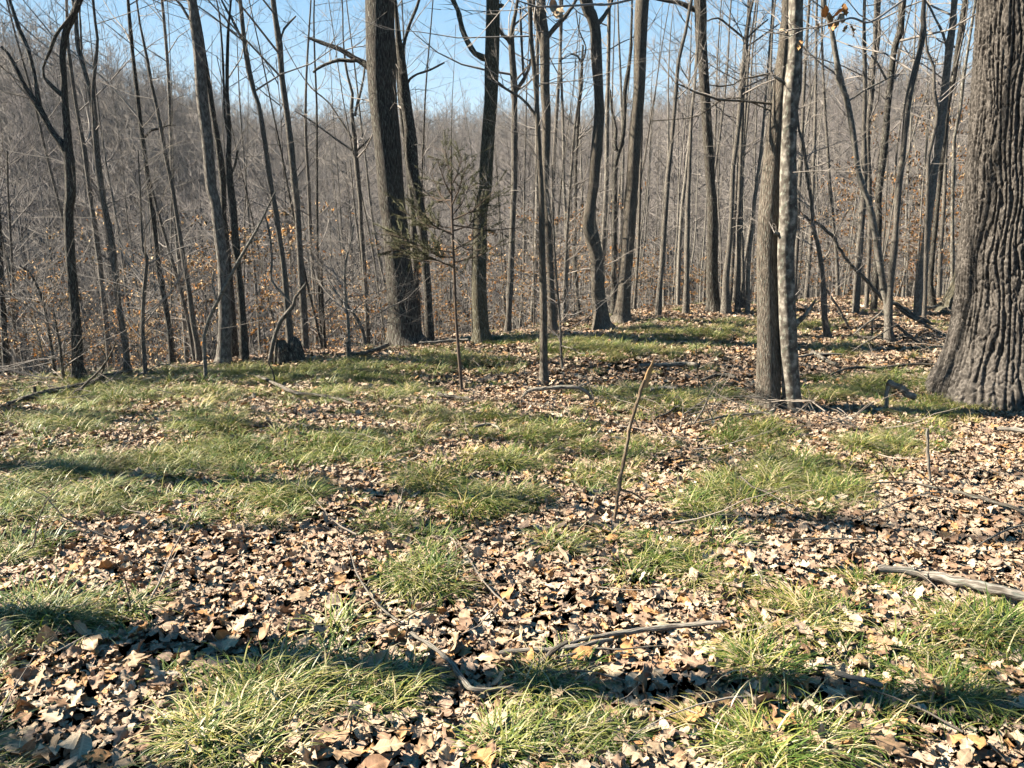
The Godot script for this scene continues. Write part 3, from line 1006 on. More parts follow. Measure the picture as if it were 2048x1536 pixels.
func build_slender_trees() -> void:
	var T := [
		["crooked slender tree splitting in two high up, second right of the black forked tree", "mid", 0, "255,748,14 250,686,12 237,608,12 229,530,13 219,465,13 206,400,13 203,378,13 194,312,12 189,234,10 186,182,8 191,130,7 195,78,6 190,40,5 186,0,5", ["189,240,8 180,187,9 167,130,10 156,91,10 151,34,9 146,0,8", "163,100,4 161,50,4 160,0,4"]],
		["slender leaning tree just right of the black forked tree", "mid", 11.5, "216,690,11 208,608,10 203,556,10 193,478,10 182,400,9 180,390,9 169,300,9 154,221,7 141,130,7 135,78,6 133,0,5", []],
		["thin jointed stem with a sharp kink halfway up", "mid", 0, "290,738,9 285,660,8 288,582,7 294,517,8 287,501,6 283,452,5 281,400,4 278,338,3 276,300,2", []],
		["slim tree leaning left, right beside the kinked thin stem", "dark", 9.5, "345,740,13 342,699,11 337,647,11 326,587,11 318,543,11 312,486,10 305,426,10 298,378,9 290,312,9 281,247,9 274,182,8 265,104,7 259,39,7 256,0,6", ["289,275,5 300,262,4 320,256,4 340,250,3 352,251,2"]],
		["very thin leaning stem between two slim leaning trees", "mid", 10.5, "373,627,7 360,577,7 347,530,7 334,486,6 318,431,5 312,408,5 300,360,4 290,310,3", []],
		["slim tree leaning left, next left of the grey smooth tree", "mid", 9.3, "399,728,12 394,686,10 386,647,10 378,582,9 369,530,9 360,473,8 351,416,8 345,378,8 334,326,8 326,281,7 315,221,7 303,169,6 295,122,6 286,78,5 273,0,4", []],
		["black leaning stem crossing behind the grey smooth tree", "dark", 10.0, "470,738,14 464,608,11 454,491,11 447,426,11 446,365,13 436,286,13 423,208,10 412,130,8 404,78,7 398,39,6 390,0,5", []],
		["dark tree right of the grey smooth tree dividing into two upright rods", "dark", 9.2, "490,735,17 485,634,14 476,530,13 470,465,15 467,416,13 462,378,12 457,313,10 459,260,8 454,182,7 455,104,7 457,52,5 462,0,4", ["457,270,6 450,234,5 447,156,5 443,78,4 433,0,3", "462,350,5 470,330,4 475,300,4"]],
		["leaning tree with a left branch high up, rising from the pair of black stumps", "mid", 9.4, "584,725,18 580,680,15 575,621,13 567,530,11 559,478,11 551,421,11 541,365,10 528,273,10 517,208,9 509,187,9 498,143,10 488,78,9 483,26,8 480,0,8", ["485,80,6 481,73,5 462,34,5 443,0,4"]],
		["leaning tree with lichen light on its left edge, right of the black stumps", "mid", 10.0, "612,716,15 611,694,13 608,634,14 603,556,14 598,478,13 594,413,12 590,378,13 581,286,13 573,221,12 564,156,12 559,91,12 551,39,11 546,0,11", ["562,78,4 568,58,4 580,44,4 592,32,3"]],
		["open branched tree left of the thick dark furrowed tree", "mid", 13.0, "738,700,10 736,686,9 733,608,9 728,530,9 723,465,9 720,400,9 714,339,9 709,273,9 703,221,7 705,187,6 696,155,5 690,120,4 686,70,3 684,0,3", ["710,232,5 714,210,5 720,188,5 727,156,4 731,120,3", "706,307,4 720,296,4 741,276,4", "703,276,4 681,240,4 655,203,3 624,177,3 595,138,2 569,91,2", "704,300,4 680,284,4 650,262,3 620,240,3 590,222,2"]],
		["forked tree just behind and right of the thick dark furrowed tree", "dark", 11.0, "860,692,21 857,608,16 851,530,16 846,465,17 838,400,22 825,338,26 820,260,25 810,195,23 804,130,17 797,78,12 794,40,9 790,0,8", ["804,120,7 808,88,6 820,47,6 833,16,6 838,0,5", "813,170,5 820,158,5 835,148,4 860,140,4 889,125,3"]],
		["slim dark stem standing behind the cedar sapling", "dark", 12.5, "838,690,13 833,600,13 829,500,13 824,400,12 812,300,10 800,200,8 790,100,6 780,0,5", []],
		["near slim tree with a strap of ridged bark, foot behind the arched dead log", "furrow", 0, "1087,768,20 1087,750,16 1087,660,15 1086,582,14 1084,504,13 1083,400,11 1079,312,10 1075,234,9 1070,156,9 1062,78,9 1059,0,9", ["1072,232,6 1055,208,6 1040,194,6 1024,185,5 1005,172,4 995,166,3"]],
		["lit pale tree forking high, directly behind the near slim tree", "furrow", 11.2, "1106,664,22 1105,650,18 1102,582,14 1099,504,13 1096,426,14 1092,390,14 1092,312,15 1093,234,17 1090,182,19 1090,130,19 1089,78,20 1086,39,15 1085,0,12", ["1094,75,11 1110,55,10 1128,36,8 1141,18,7 1152,0,6", "1084,95,9 1079,70,9 1072,39,8 1067,0,7"]],
		["tree with broken crooked side stubs, left of the near slim tree", "mid", 11.5, "1015,680,15 1017,640,13 1021,560,13 1024,480,12 1027,400,12 1029,365,12 1029,260,13 1029,182,13 1025,120,14 1023,78,12 1028,39,8 1035,0,7", ["1030,185,8 1040,170,8 1050,154,8 1047,146,5 1043,78,5 1041,13,4", "1024,92,9 1016,78,9 1005,70,8 998,57,5", "1050,152,6 1058,138,5 1061,118,4"]],
		["crooked stem with a low V fork, between the S bent tree and its leaning neighbour", "dark", 13.0, "1228,636,12 1228,560,11 1229,450,11 1230,378,11 1232,325,10 1243,286,11 1248,247,9 1250,182,9 1256,143,8 1261,104,6 1263,50,5 1264,0,4", ["1232,300,8 1230,281,8 1232,260,7 1224,221,5 1220,180,4"]],
		["thin stem leaning right across the sky, left of the dark straight tree", "mid", 12.6, "1316,642,10 1319,582,11 1324,530,10 1329,452,10 1333,400,9 1336,352,9 1342,300,8 1348,234,8 1353,169,8 1358,117,8 1371,65,7 1380,13,7 1383,0,7", []],
		["upright thin tree, nearest left of the dark straight tree", "mid", 13.2, "1372,628,11 1374,530,10 1376,400,9 1378,364,8 1380,312,7 1382,260,6 1384,220,5 1389,182,4 1394,120,4 1398,60,3 1400,0,2", []],
		["forked tree with an upward limb on each side, right of the dark straight tree", "mid", 13.5, "1452,622,17 1452,556,14 1460,478,10 1464,400,10 1466,338,9 1473,286,9 1480,221,10 1483,169,9 1488,117,9 1492,78,9 1499,26,7 1506,0,6", ["1490,80,5 1486,75,5 1462,55,4 1436,36,4 1415,42,3", "1493,82,5 1496,75,5 1514,57,4 1536,39,3"]],
		["straight twin stemmed tree just left of the close pair", "mid", 13.8, "1475,622,11 1477,530,10 1478,426,9 1481,330,8 1484,250,7 1488,160,6 1494,80,5 1500,0,4", ["1486,616,9 1484,504,9 1482,426,8 1486,300,6 1492,200,5 1500,90,4 1512,0,3"]],
		["thin light stem hugging the left side of the close pair", "smooth", 0, "1495,628,9 1497,530,8 1505,452,7 1509,400,7 1514,364,7 1522,300,6 1529,221,5 1534,160,4 1540,80,4 1545,0,3", []],
		["smooth shiny stem leaning left with a bent elbow, right of the close pair", "smooth", 10.4, "1776,640,15 1773,600,14 1768,582,14 1760,530,13 1750,465,13 1736,400,11 1729,385,12 1716,339,11 1705,260,11 1692,195,11 1678,156,14 1674,125,11 1668,90,10 1662,52,10 1651,26,9 1648,0,8", ["1690,205,5 1700,200,4 1730,180,4 1760,165,4 1790,148,3"]],
		["pale rising tree leaning right out of the brush heap", "mid", 0, "1780,684,15 1779,660,13 1778,634,13 1782,556,12 1787,504,13 1792,452,11 1797,378,12 1808,286,12 1814,221,12 1826,156,11 1839,104,11 1847,52,10 1848,0,9", ["1773,160,5 1752,122,4 1742,110,3"]],
		["dark straight tree in the thicket behind the elbowed smooth stem", "dark", 14.0, "1748,606,13 1753,530,13 1757,450,13 1757,390,13 1768,299,14 1776,208,13 1783,143,12 1790,91,13 1800,65,13 1805,0,14", []],
		["slim two stemmed tree behind the elbowed smooth stem", "mid", 14.5, "1732,618,8 1736,556,8 1740,450,9 1739,378,9 1736,260,9 1744,182,9 1748,117,8 1751,52,9 1752,0,8", ["1749,120,7 1757,78,8 1757,0,9"]],
		["warm lit straight tree, first right of the close pair in the thicket", "mid", 13.6, "1712,606,15 1718,504,13 1725,426,12 1729,350,11 1728,260,9 1730,180,8 1728,60,7 1729,0,6", []],
		["thin curved sapling tree right of the close pair", "mid", 0, "1656,678,16 1652,655,13 1649,634,12 1647,582,11 1645,546,9 1636,491,8 1626,452,8 1623,400,8 1617,365,7 1606,286,6 1598,260,5 1592,200,4 1590,120,3", []],
		["tan smooth tree leaning right with clean bark, left of the massive tree", "smooth", 0, "1834,634,18 1835,615,15 1840,568,15 1849,505,15 1859,421,15 1865,378,15 1868,338,16 1878,286,15 1886,221,14 1892,156,14 1899,91,15 1907,39,13 1909,0,12", ["1895,100,6 1885,65,5 1872,40,4 1860,15,4 1850,0,3"]],
		["shadowed tree leaning behind the tan smooth tree", "dark", 14.2, "1866,612,13 1861,568,9 1866,500,9 1876,400,9 1888,286,9 1896,208,9 1907,156,10 1917,91,10 1925,39,10 1931,0,11", []],
		["crooked thin stem between the pale rising tree and the tan smooth tree", "mid", 12.5, "1850,600,8 1853,480,8 1856,378,8 1858,312,7 1873,247,8 1875,221,7 1868,182,7 1868,135,6 1855,104,5 1851,65,4 1849,0,3", []],
		["birch pale thin tree beside the massive tree", "pale", 16.0, "1905,560,8 1905,430,7 1908,300,7 1909,273,6 1920,221,6 1927,156,6 1935,104,5 1943,52,5 1951,0,5", []],
		["thin upright pole right of the crooked leaning tree, pale bark lit", "smooth", 14.0, "738,700,5 733,634,5 725,556,5 718,483,4 712,440,4 706,380,3 700,320,2", []],
		["thin pole with a snapped top, left of the thick dark furrowed tree", "dark", 11.0, "652,722,6 646,634,6 643,569,6 642,512,6", []],
		["slim whitish wavy stem rising beside the short broken post", "smooth", 0, "699,712,5 697,647,5 692,595,5 689,543,4 694,512,4 702,481,3 708,450,2", []],
		["slim upright sapling standing alone in the leaves right of the near slim tree", "mid", 0, "1125,740,5 1122,700,5 1120,640,5 1113,560,5 1109,500,4 1106,420,4 1104,330,3", []],
		["thin pole rising behind the S bent tree, first to its left", "mid", 12.4, "1128,650,7 1129,600,7 1131,540,7 1134,480,6 1137,420,6 1143,340,5 1149,260,5 1157,200,4 1166,150,3", []],
		["thin dark crooked stem left of the S bent tree, bare against the sky", "dark", 15.0, "1160,640,8 1152,560,8 1150,520,8 1151,430,7 1152,330,6 1158,220,6 1161,180,8 1164,130,6 1166,90,4", ["1164,128,4 1155,112,4 1141,108,3", "1166,120,4 1172,95,3 1158,60,3 1152,20,2"]],
		["slender pole leaning into the frame at the far left edge", "dark", 9.0, "14,746,12 8,660,12 3,560,11 -4,430,10 -12,300,9 -20,150,8 -30,0,7", []],
		["twin thin poles near the left edge, left of the black forked tree", "mid", 10.5, "32,740,6 29,650,6 26,560,5 20,450,5 16,380,4 14,300,3", ["30,690,4 22,600,4 12,520,3 4,470,2"]],
		["thin dark stem arching left, foot among the orange leaves", "dark", 0, "111,757,6 104,700,6 97,660,6 88,610,6 78,580,5 60,545,4 40,532,3", []],
		["short dark sapling, right beside the arching thin stem", "dark", 0, "126,752,5 120,690,5 112,650,4 107,620,3", []],
	]
	for t in T:
		traced(t[0], "bare_tree", t[1], t[2], t[3], t[4], {"low": 20, "crown": 0.9, "from": 0.25})
	# leaning and broken ones
	traced("slender dead pole leaning right across the grey smooth tree", "dead_tree", "smooth", 0, "412,759,7 408,671,7 417,640,7 443,587,7 477,522,6 498,486,6 512,462,5 528,431,4 540,405,3 552,380,2", ["418,640,3 432,600,3 424,570,3 428,540,2", "498,486,3 520,478,2 548,482,2"], {"crown": 0.0})
	traced("curved sapling bowing right in front of the black stumps", "dead_tree", "mid", 0, "539,730,7 546,686,8 561,642,8 587,611,8 590,595,5 612,567,4", ["584,608,5 564,587,5 543,561,5 544,517,4 538,460,4 530,432,3"], {"crown": 0.0})
	traced("dead trunk leaning left behind the slim poles, arched over", "dead_tree", "mid", 10.4, "731,690,7 725,660,7 705,624,7 684,603,7 663,572,5 653,551,4", [], {"crown": 0.0})
	traced("left one of two rotten black stumps", "stump", "dark", 0, "566,727,26 565,710,23 563,692,21 560,682,15", [], {"crown": 0.0, "stub": true})
	traced("right one of two rotten black stumps", "stump", "dark", 0, "592,724,30 590,700,25 588,684,20 586,674,10", [], {"crown": 0.0, "stub": true})
	traced("short broken post standing at the end of a dark log", "stump", "mid", 0, "697,720,9 696,700,8 695,684,6", [], {"crown": 0.0, "stub": true})
	traced("small cut stub in the grass at the far left", "stump", "dark", 0, "71,802,7 70,785,6 69,773,6", [], {"crown": 0.0, "stub": true})
	# trees out of the picture on the sunny side, whose shadows fall across it
	var g := RandomNumberGenerator.new()
	g.seed = 88
	var n_out := 0
	for q in [[-6.2, -3.3, 0.10, 15.0], [-9.0, -6.0, 0.10, 14.0], [-13.0, -4.6, 0.12, 16.0], [-8.2, -8.6, 0.09, 13.0], [-15.0, -9.5, 0.16, 17.0], [-7.0, -1.2, 0.09, 12.0], [-18.0, -3.4, 0.14, 16.0], [-12.0, -12.5, 0.12, 15.0], [-9.5, -7.4, 0.07, 14.0], [-11.0, -8.0, 0.06, 13.0], [-8.0, -6.7, 0.06, 12.0], [-16.0, -6.3, 0.08, 15.0], [-7.5, -4.3, 0.05, 11.0]]:
		var pr := proto_tree(q[3], q[2], M.mid, g, 22, 0.4)
		var o := thing("bare_tree", "bare tree beyond the left edge, %s" % ["nearest to the shadow band", "second in depth", "behind the others", "slim and close to the slope", "thickest and far off", "closest to the viewer", "farthest left", "low on the left slope", "slim, beside a thinner one", "thin, beside a slim one", "thin, near the slim pair", "slim and distant", "thinnest of all"][n_out], "tree", Vector3(q[0], H(q[0], q[1]), q[1]), "trees beyond the left edge")
		part("trunk", pr[0], o)
		part("crown", pr[1], o)
		n_out += 1

func zone(x: float) -> String:
	var z := [[150, "left of the black forked tree"], [290, "right of the black forked tree"], [430, "left of the grey smooth tree"], [560, "right of the grey smooth tree"], [680, "right of the black stumps"], [770, "left of the thick furrowed tree"], [880, "left behind the cedar sapling"], [965, "left of the moss footed tree"], [1050, "right of the moss footed tree"],
		[1120, "behind the near slim tree"], [1190, "left of the S bent tree"], [1260, "right of the S bent tree"], [1340, "right of the leaning wide-footed tree"], [1420, "left of the dark straight tree"], [1510, "right of the dark straight tree"], [1600, "behind the close pair"], [1680, "right of the close pair"], [1760, "behind the elbowed smooth stem"], [1840, "left of the tan smooth tree"], [99999, "beside the massive furrowed tree"]]
	for k in z:
		if x < k[0]: return k[1]
	return ""

# things that would share a label are told apart by their order from left to right
func set_apart(all: Array) -> void:
	var by := {}
	for o in all:
		var l: String = o.get_meta("label")
		if not by.has(l): by[l] = []
		by[l].append(o)
	var nth := ["leftmost", "second", "third", "fourth", "fifth", "sixth", "seventh", "eighth", "ninth", "tenth", "eleventh", "twelfth", "thirteenth", "fourteenth", "fifteenth", "sixteenth", "seventeenth", "eighteenth", "nineteenth", "twentieth"]
	for l in by:
		var row: Array = by[l]
		if row.size() < 2: continue
		row.sort_custom(func(a, b): return to_px(a.position + Vector3(0, 2, 0)).x < to_px(b.position + Vector3(0, 2, 0)).x)
		for i in row.size():
			row[i].set_meta("label", "%s, %s from left" % [l, nth[mini(i, 19)]] if i > 0 else "%s, leftmost there" % l)

func build_slope_trees() -> void:
	var g := RandomNumberGenerator.new()
	g.seed = 2024
	var taken := []
	var all := []
	for kind in 2:
		var protos := []
		for k in (9 if kind == 0 else 7):
			if kind == 0:
				protos.append(proto_tree(g.randf_range(9, 13.5), g.randf_range(0.03, 0.06), [M.mid, M.smooth, M.mid][k % 3], g, 18, g.randf_range(0.28, 0.5)))
			else:
				protos.append(proto_tree(g.randf_range(4, 9), g.randf_range(0.012, 0.026), [M.mid, M.smooth, M.dark][k % 3], g, 15, 0.3))
		var made := 0
		var tries := 0
		var want := 245 if kind == 0 else 190
		while made < want and tries < 9000:
			tries += 1
			var x: float
			var az := g.randf_range(-36, 36)
			if g.randf() < 0.5: az = g.randf_range(0, 31)
			var d := sqrt(g.randf_range(100, 2300)) if g.randf() < 0.75 or kind == 0 else g.randf_range(9, 24)
			x = tan(deg_to_rad(az)) * d
			var s := (d - crest(x)) * 0.8
			if s < 0.5: continue
			var p := Vector3(x, H(x, -d), -d)
			var ok := true
			for q in taken:
				if (q as Vector3).distance_squared_to(p) < (0.7 if kind == 0 else 0.35): ok = false
			if not ok: continue
			taken.append(p)
			var pr: Array = protos[g.randi() % protos.size()]
			var sx := to_px(p + Vector3(0, 3, 0)).x
			if sx < -30 or sx > 1935: continue
			var far := "far down the slope" if d > 30 else ("part way down" if d > 18 else "near the edge")
			var look := "thin bare tree" if kind == 0 else "twiggy sapling"
			var o := thing("young_tree" if kind == 0 else "sapling", "%s %s, %s" % [look, far, zone(sx)], "tree" if kind == 0 else "sapling", p, "young trees growing down the slope" if kind == 0 else "saplings growing down the slope")
			o.rotation = Vector3(g.randf_range(-0.06, 0.06), g.randf() * TAU, g.randf_range(-0.06, 0.06))
			var sc := g.randf_range(0.75, 1.2)
			o.scale = Vector3(sc, sc, sc)
			part("trunk", pr[0], o)
			part("crown", pr[1], o)
			made += 1
			all.append(o)
	set_apart(all)

func build_beeches() -> void:
	var g := RandomNumberGenerator.new()
	g.seed = 611
	var all := []
	var protos := []
	for k in 5:
		var tall := g.randf_range(2.6, 4.4)
		var p := PackedVector3Array([Vector3(0, -0.2, 0)])
		var r := PackedFloat32Array([0.022])
		for i in 8:
			p.append(p[i] + Vector3(g.randf_range(-0.1, 0.1), tall / 8.0, g.randf_range(-0.1, 0.1)))
			r.append(0.022 * (1.0 - (i + 1.0) / 8.6))
		var tb := MB.new()
		tb.tube(p, r, 6)
		var cb := MB.new()
		var lb := MB.new()
		lb.col = true
		for b in 20:
			var a := along(p, r, g.randf_range(0.15, 1.0))
			var ang := g.randf() * TAU
			var dir := Vector3(cos(ang), g.randf_range(-0.05, 0.4), sin(ang)).normalized()
			var l := g.randf_range(0.5, 1.5)
			var o: Vector3 = a[0]
			bough(cb, o, dir, l, 0.006, 4, 3, 3, 0.1, g)
			for w in 26:
				var t := g.randf_range(0.25, 1.1)
				var q := o + dir * l * t + Vector3(g.randf_range(-1, 1), g.randf_range(-1.0, 0.5), g.randf_range(-1, 1)) * 0.10 * l
				var c := Color(0.80, 0.55, 0.33).lerp(Color(0.98, 0.80, 0.56), g.randf())
				dry_leaf(lb, q, g.randf_range(0.05, 0.10), c, g)
		protos.append([tb.done(M.smooth), cb.done(M.twig), lb.done(M.beech)])
	# where orange leaves show: picture x, y of the middle of the leaves, depth
	var spots := parse("40,725,9.5 95,735,9 150,715,11 60,690,14 200,690,13 270,700,11 250,640,18 320,690,12 330,620,20 370,650,14 300,560,26 420,640,13 500,620,12 520,690,11 545,560,14 570,600,12 600,640,16 640,690,14 690,680,13 760,640,12 740,600,18 835,620,12.5 850,590,13 880,610,14 900,640,15 930,640,15 945,600,17 990,620,15 1010,590,18 1050,600,14 1080,620,13 1115,560,17 1135,520,19 1150,540,16 1170,500,22 1220,520,18 1235,560,16 1290,590,18 1310,560,22 1350,590,19 1390,590,18 1440,580,20 1500,600,19 1555,560,22 1610,560,17 1640,520,22 1680,540,20 1700,450,26 1760,480,24 1800,500,20 1830,380,24 1860,440,20 1880,360,26 1900,420,19 1900,480,18 1920,330,28 1780,360,30 1720,300,34 1860,520,17 1815,430,22")
	for q in spots:
		var c := at(q[0], q[1], q[2])
		var gh := H(c.x, c.z)
		var k := g.randi() % protos.size()
		var pr: Array = protos[k]
		var o := thing("beech_sapling", "young beech in orange dead leaves, %s" % zone(q[0]), "sapling", Vector3(c.x, gh, c.z), "young beeches holding dead leaves")
		o.rotation.y = g.randf() * TAU
		var sc := clampf((c.y - gh) / 2.0, 0.55, 2.2) * g.randf_range(0.9, 1.1)
		o.scale = Vector3(minf(sc, 1.2), sc, minf(sc, 1.2))
		part("trunk", pr[0], o)
		part("crown", pr[1], o)
		var lf := part("leaves", pr[2], o)
		lf.set_meta("kind", "stuff")
		all.append(o)
	set_apart(all)

func dry_leaf(mb: MB, o: Vector3, size: float, c: Color, g: RandomNumberGenerator) -> void:
	var b := Basis.from_euler(Vector3(g.randf_range(-1.3, 1.3), g.randf() * TAU, g.randf_range(-1.3, 1.3)))
	var base := mb.v.size()
	var cup := g.randf_range(-0.25, 0.25)
	var shape := [Vector3(0, 0, -0.5), Vector3(-0.27, cup, -0.05), Vector3(0, 0, -0.02), Vector3(0.27, cup, -0.05), Vector3(0, -0.08, 0.5)]
	for q in shape:
		mb.v.append(o + b * (q as Vector3) * size)
		mb.n.append(b.y)
		mb.uv.append(Vector2(0.5 + q.x, 0.5 + q.z))
		mb.c.append(c)
	mb.ix.append_array([base, base + 1, base + 2, base, base + 2, base + 3, base + 1, base + 4, base + 2, base + 2, base + 4, base + 3])

func build_cedar() -> void:
	var g := RandomNumberGenerator.new()
	g.seed = 33
	var foot := ground_at(924, 784)
	var d := -foot.z
	var o := thing("cedar_sapling", "thin cedar sapling with sparse olive needles on wide flat branches", "sapling", foot)
	var pts := PackedVector3Array()
	var rad := PackedFloat32Array()
	for q in parse("925,800,8 924,785,7 918,712,7 912,634,6 909,556,6 907,517,6 905,452,5 903,400,4 902,350,3 902,300,2"):
		pts.append(at(q[0], q[1], d) - foot)
		rad.append(q[2] * 0.5 * px(q[0], q[1], d))
	var sp := smooth_path(pts, rad, 0.12)
	var mb := MB.new()
	mb.tube(sp[0], sp[1], 8)
	part("trunk", mb.done(M.cedar_bark), o)
	# boughs, each with its own needles; picture position of the tip and how full it is
	var L := [["908,530", "775,492", 1.0, 0.4], ["908,535", "800,470", 1.0, -0.3], ["906,465", "800,420", 1.0, 0.3], ["908,515", "840,490", 0.7, -0.5], ["906,470", "830,415", 0.8, -0.3], ["907,500", "985,440", 0.3, 0.6], ["906,462", "965,425", 1.0, 0.25], ["905,440", "985,385", 0.9, -0.2], ["905,430", "940,370", 0.8, 0.5], ["904,420", "860,345", 0.35, 0.4], ["904,410", "930,335", 0.35, -0.4], ["903,390", "875,320", 0.35, -0.3], ["903,370", "925,310", 0.4, 0.2], ["903,350", "890,300", 0.4, 0.2], ["905,455", "864,436", 0.15, 0.2], ["908,525", "1010,480", 0.3, -0.2], ["907,495", "870,470", 0.25, 0.6], ["906,480", "960,500", 0.25, -0.6], ["906,450", "1045,455", 0.2, 0.4], ["904,400", "850,385", 0.5, 0.5], ["907,505", "790,470", 0.55, -0.2]]
	for row in L:
		var a := parse(row[0])
		var b := parse(row[1])
		var p0 := at(a[0][0], a[0][1], d) - foot
		var p1 := at(b[0][0], b[0][1], d + float(row[3]) * 0.8) - foot
		var bm := MB.new()
		var mid := p0.lerp(p1, 0.5) + Vector3(0, -0.04, 0)
		bm.tube(PackedVector3Array([p0, mid, p1]), PackedFloat32Array([0.008, 0.006, 0.002]), 5)
		var nm := MB.new()
		var len := p0.distance_to(p1)
		for k in int(10 + len * 22):
			var t := g.randf_range(0.25, 1.0)
			var s: Vector3 = p0.lerp(mid, t * 2.0) if t < 0.5 else mid.lerp(p1, t * 2.0 - 1.0)
			var dir := ((p1 - p0).normalized() + Vector3(g.randf_range(-1, 1), g.randf_range(-0.6, 0.8), g.randf_range(-1, 1)) * 1.1).normalized()
			var sl := g.randf_range(0.08, 0.3) * (0.6 + 0.6 * t)
			bm.spike(s, s + dir * sl, 0.0022)
			if g.randf() > float(row[2]): continue
			for w in 40:                       # scale-leaved sprays
				var q := s + dir * sl * g.randf_range(0.3, 1.05)
				var sd := (dir + Vector3(g.randf_range(-1, 1), g.randf_range(-0.9, 0.7), g.randf_range(-1, 1)) * 0.9).normalized()
				nm.spike(q, q + sd * g.randf_range(0.02, 0.055), 0.0024)
		var bo := part("bough", bm.done(M.cedar_bark), o)
		if nm.v.size() > 0:
			var nd := part("needles", nm.done(M.cedar), bo)
			nd.set_meta("kind", "stuff")

func build_hanging_leaves() -> void:
	var g := RandomNumberGenerator.new()
	g.seed = 12
	# two low twigs reach into the top of the picture from the massive tree
	var sets := [
		["low twig crossing the top of the view, one pale curled leaf hanging from it", 2.6, "2300,-420,9 1900,-230,8 1500,-70,7 1258,0,5 1180,9,5 1128,12,4 1076,14,4 1040,3,3 1010,-16,2", ["1117,22,62", "1106,10,36"]],
		["low twig with a few orange dead leaves, in front of the close pair", 3.4, "2250,-300,7 2000,-150,6 1860,-40,5 1790,12,4 1740,44,4 1700,36,4 1640,54,3 1590,58,3 1548,68,2", ["1650,22,34", "1672,28,46", "1690,20,34", "1660,40,40", "1685,34,34", "1672,50,34", "1636,56,22", "1705,62,30", "1690,58,22", "1600,90,30", "1566,60,26"]],
	]
	for s in sets:
		var d: float = s[1]
		var q := parse(s[2])
		var pts := PackedVector3Array()
		var rad := PackedFloat32Array()
		for i in q.size():
			var dd: float = lerpf(6.4, d, minf(1.0, float(i) / (q.size() - 4)))
			pts.append(at(q[i][0], q[i][1], dd))
			rad.append(q[i][2] * 0.5 * px(q[i][0], q[i][1], dd))
		var o := thing("leafy_twig", s[0], "twig", pts[0], "low twigs holding dead leaves")
		var foot := pts[0]
		for i in pts.size(): pts[i] -= foot
		var mb := MB.new()
		var sp := smooth_path(pts, rad, 0.1)
		mb.tube(sp[0], sp[1], 6)
		for k in 9:
			var a := along(pts, rad, g.randf_range(0.4, 1.0))
			bough(mb, a[0], Vector3(g.randf_range(-1, 0.4), g.randf_range(-0.4, 0.4), g.randf_range(-0.5, 0.5)), g.randf_range(0.1, 0.4), 0.002, 2, 2, 3, 0.0, g)
		part("stem", mb.done(M.twig), o)
		for ls in s[3]:
			var lq: Array = parse(ls)[0]
			var lf := part("leaf", leaf_mesh([1, 0, 1][g.randi() % 3], g, M.leaf_tints[[0, 1, 4, 4][g.randi() % 4]]), o)
			var size: float = lq[2] * 0.8 * px(lq[0], lq[1], d)
			lf.position = at(lq[0], lq[1], d) - foot
			lf.basis = Basis.from_euler(Vector3(g.randf_range(-1.6, -0.5), g.randf() * TAU, g.randf_range(-0.6, 0.6))).scaled(Vector3.ONE * size)

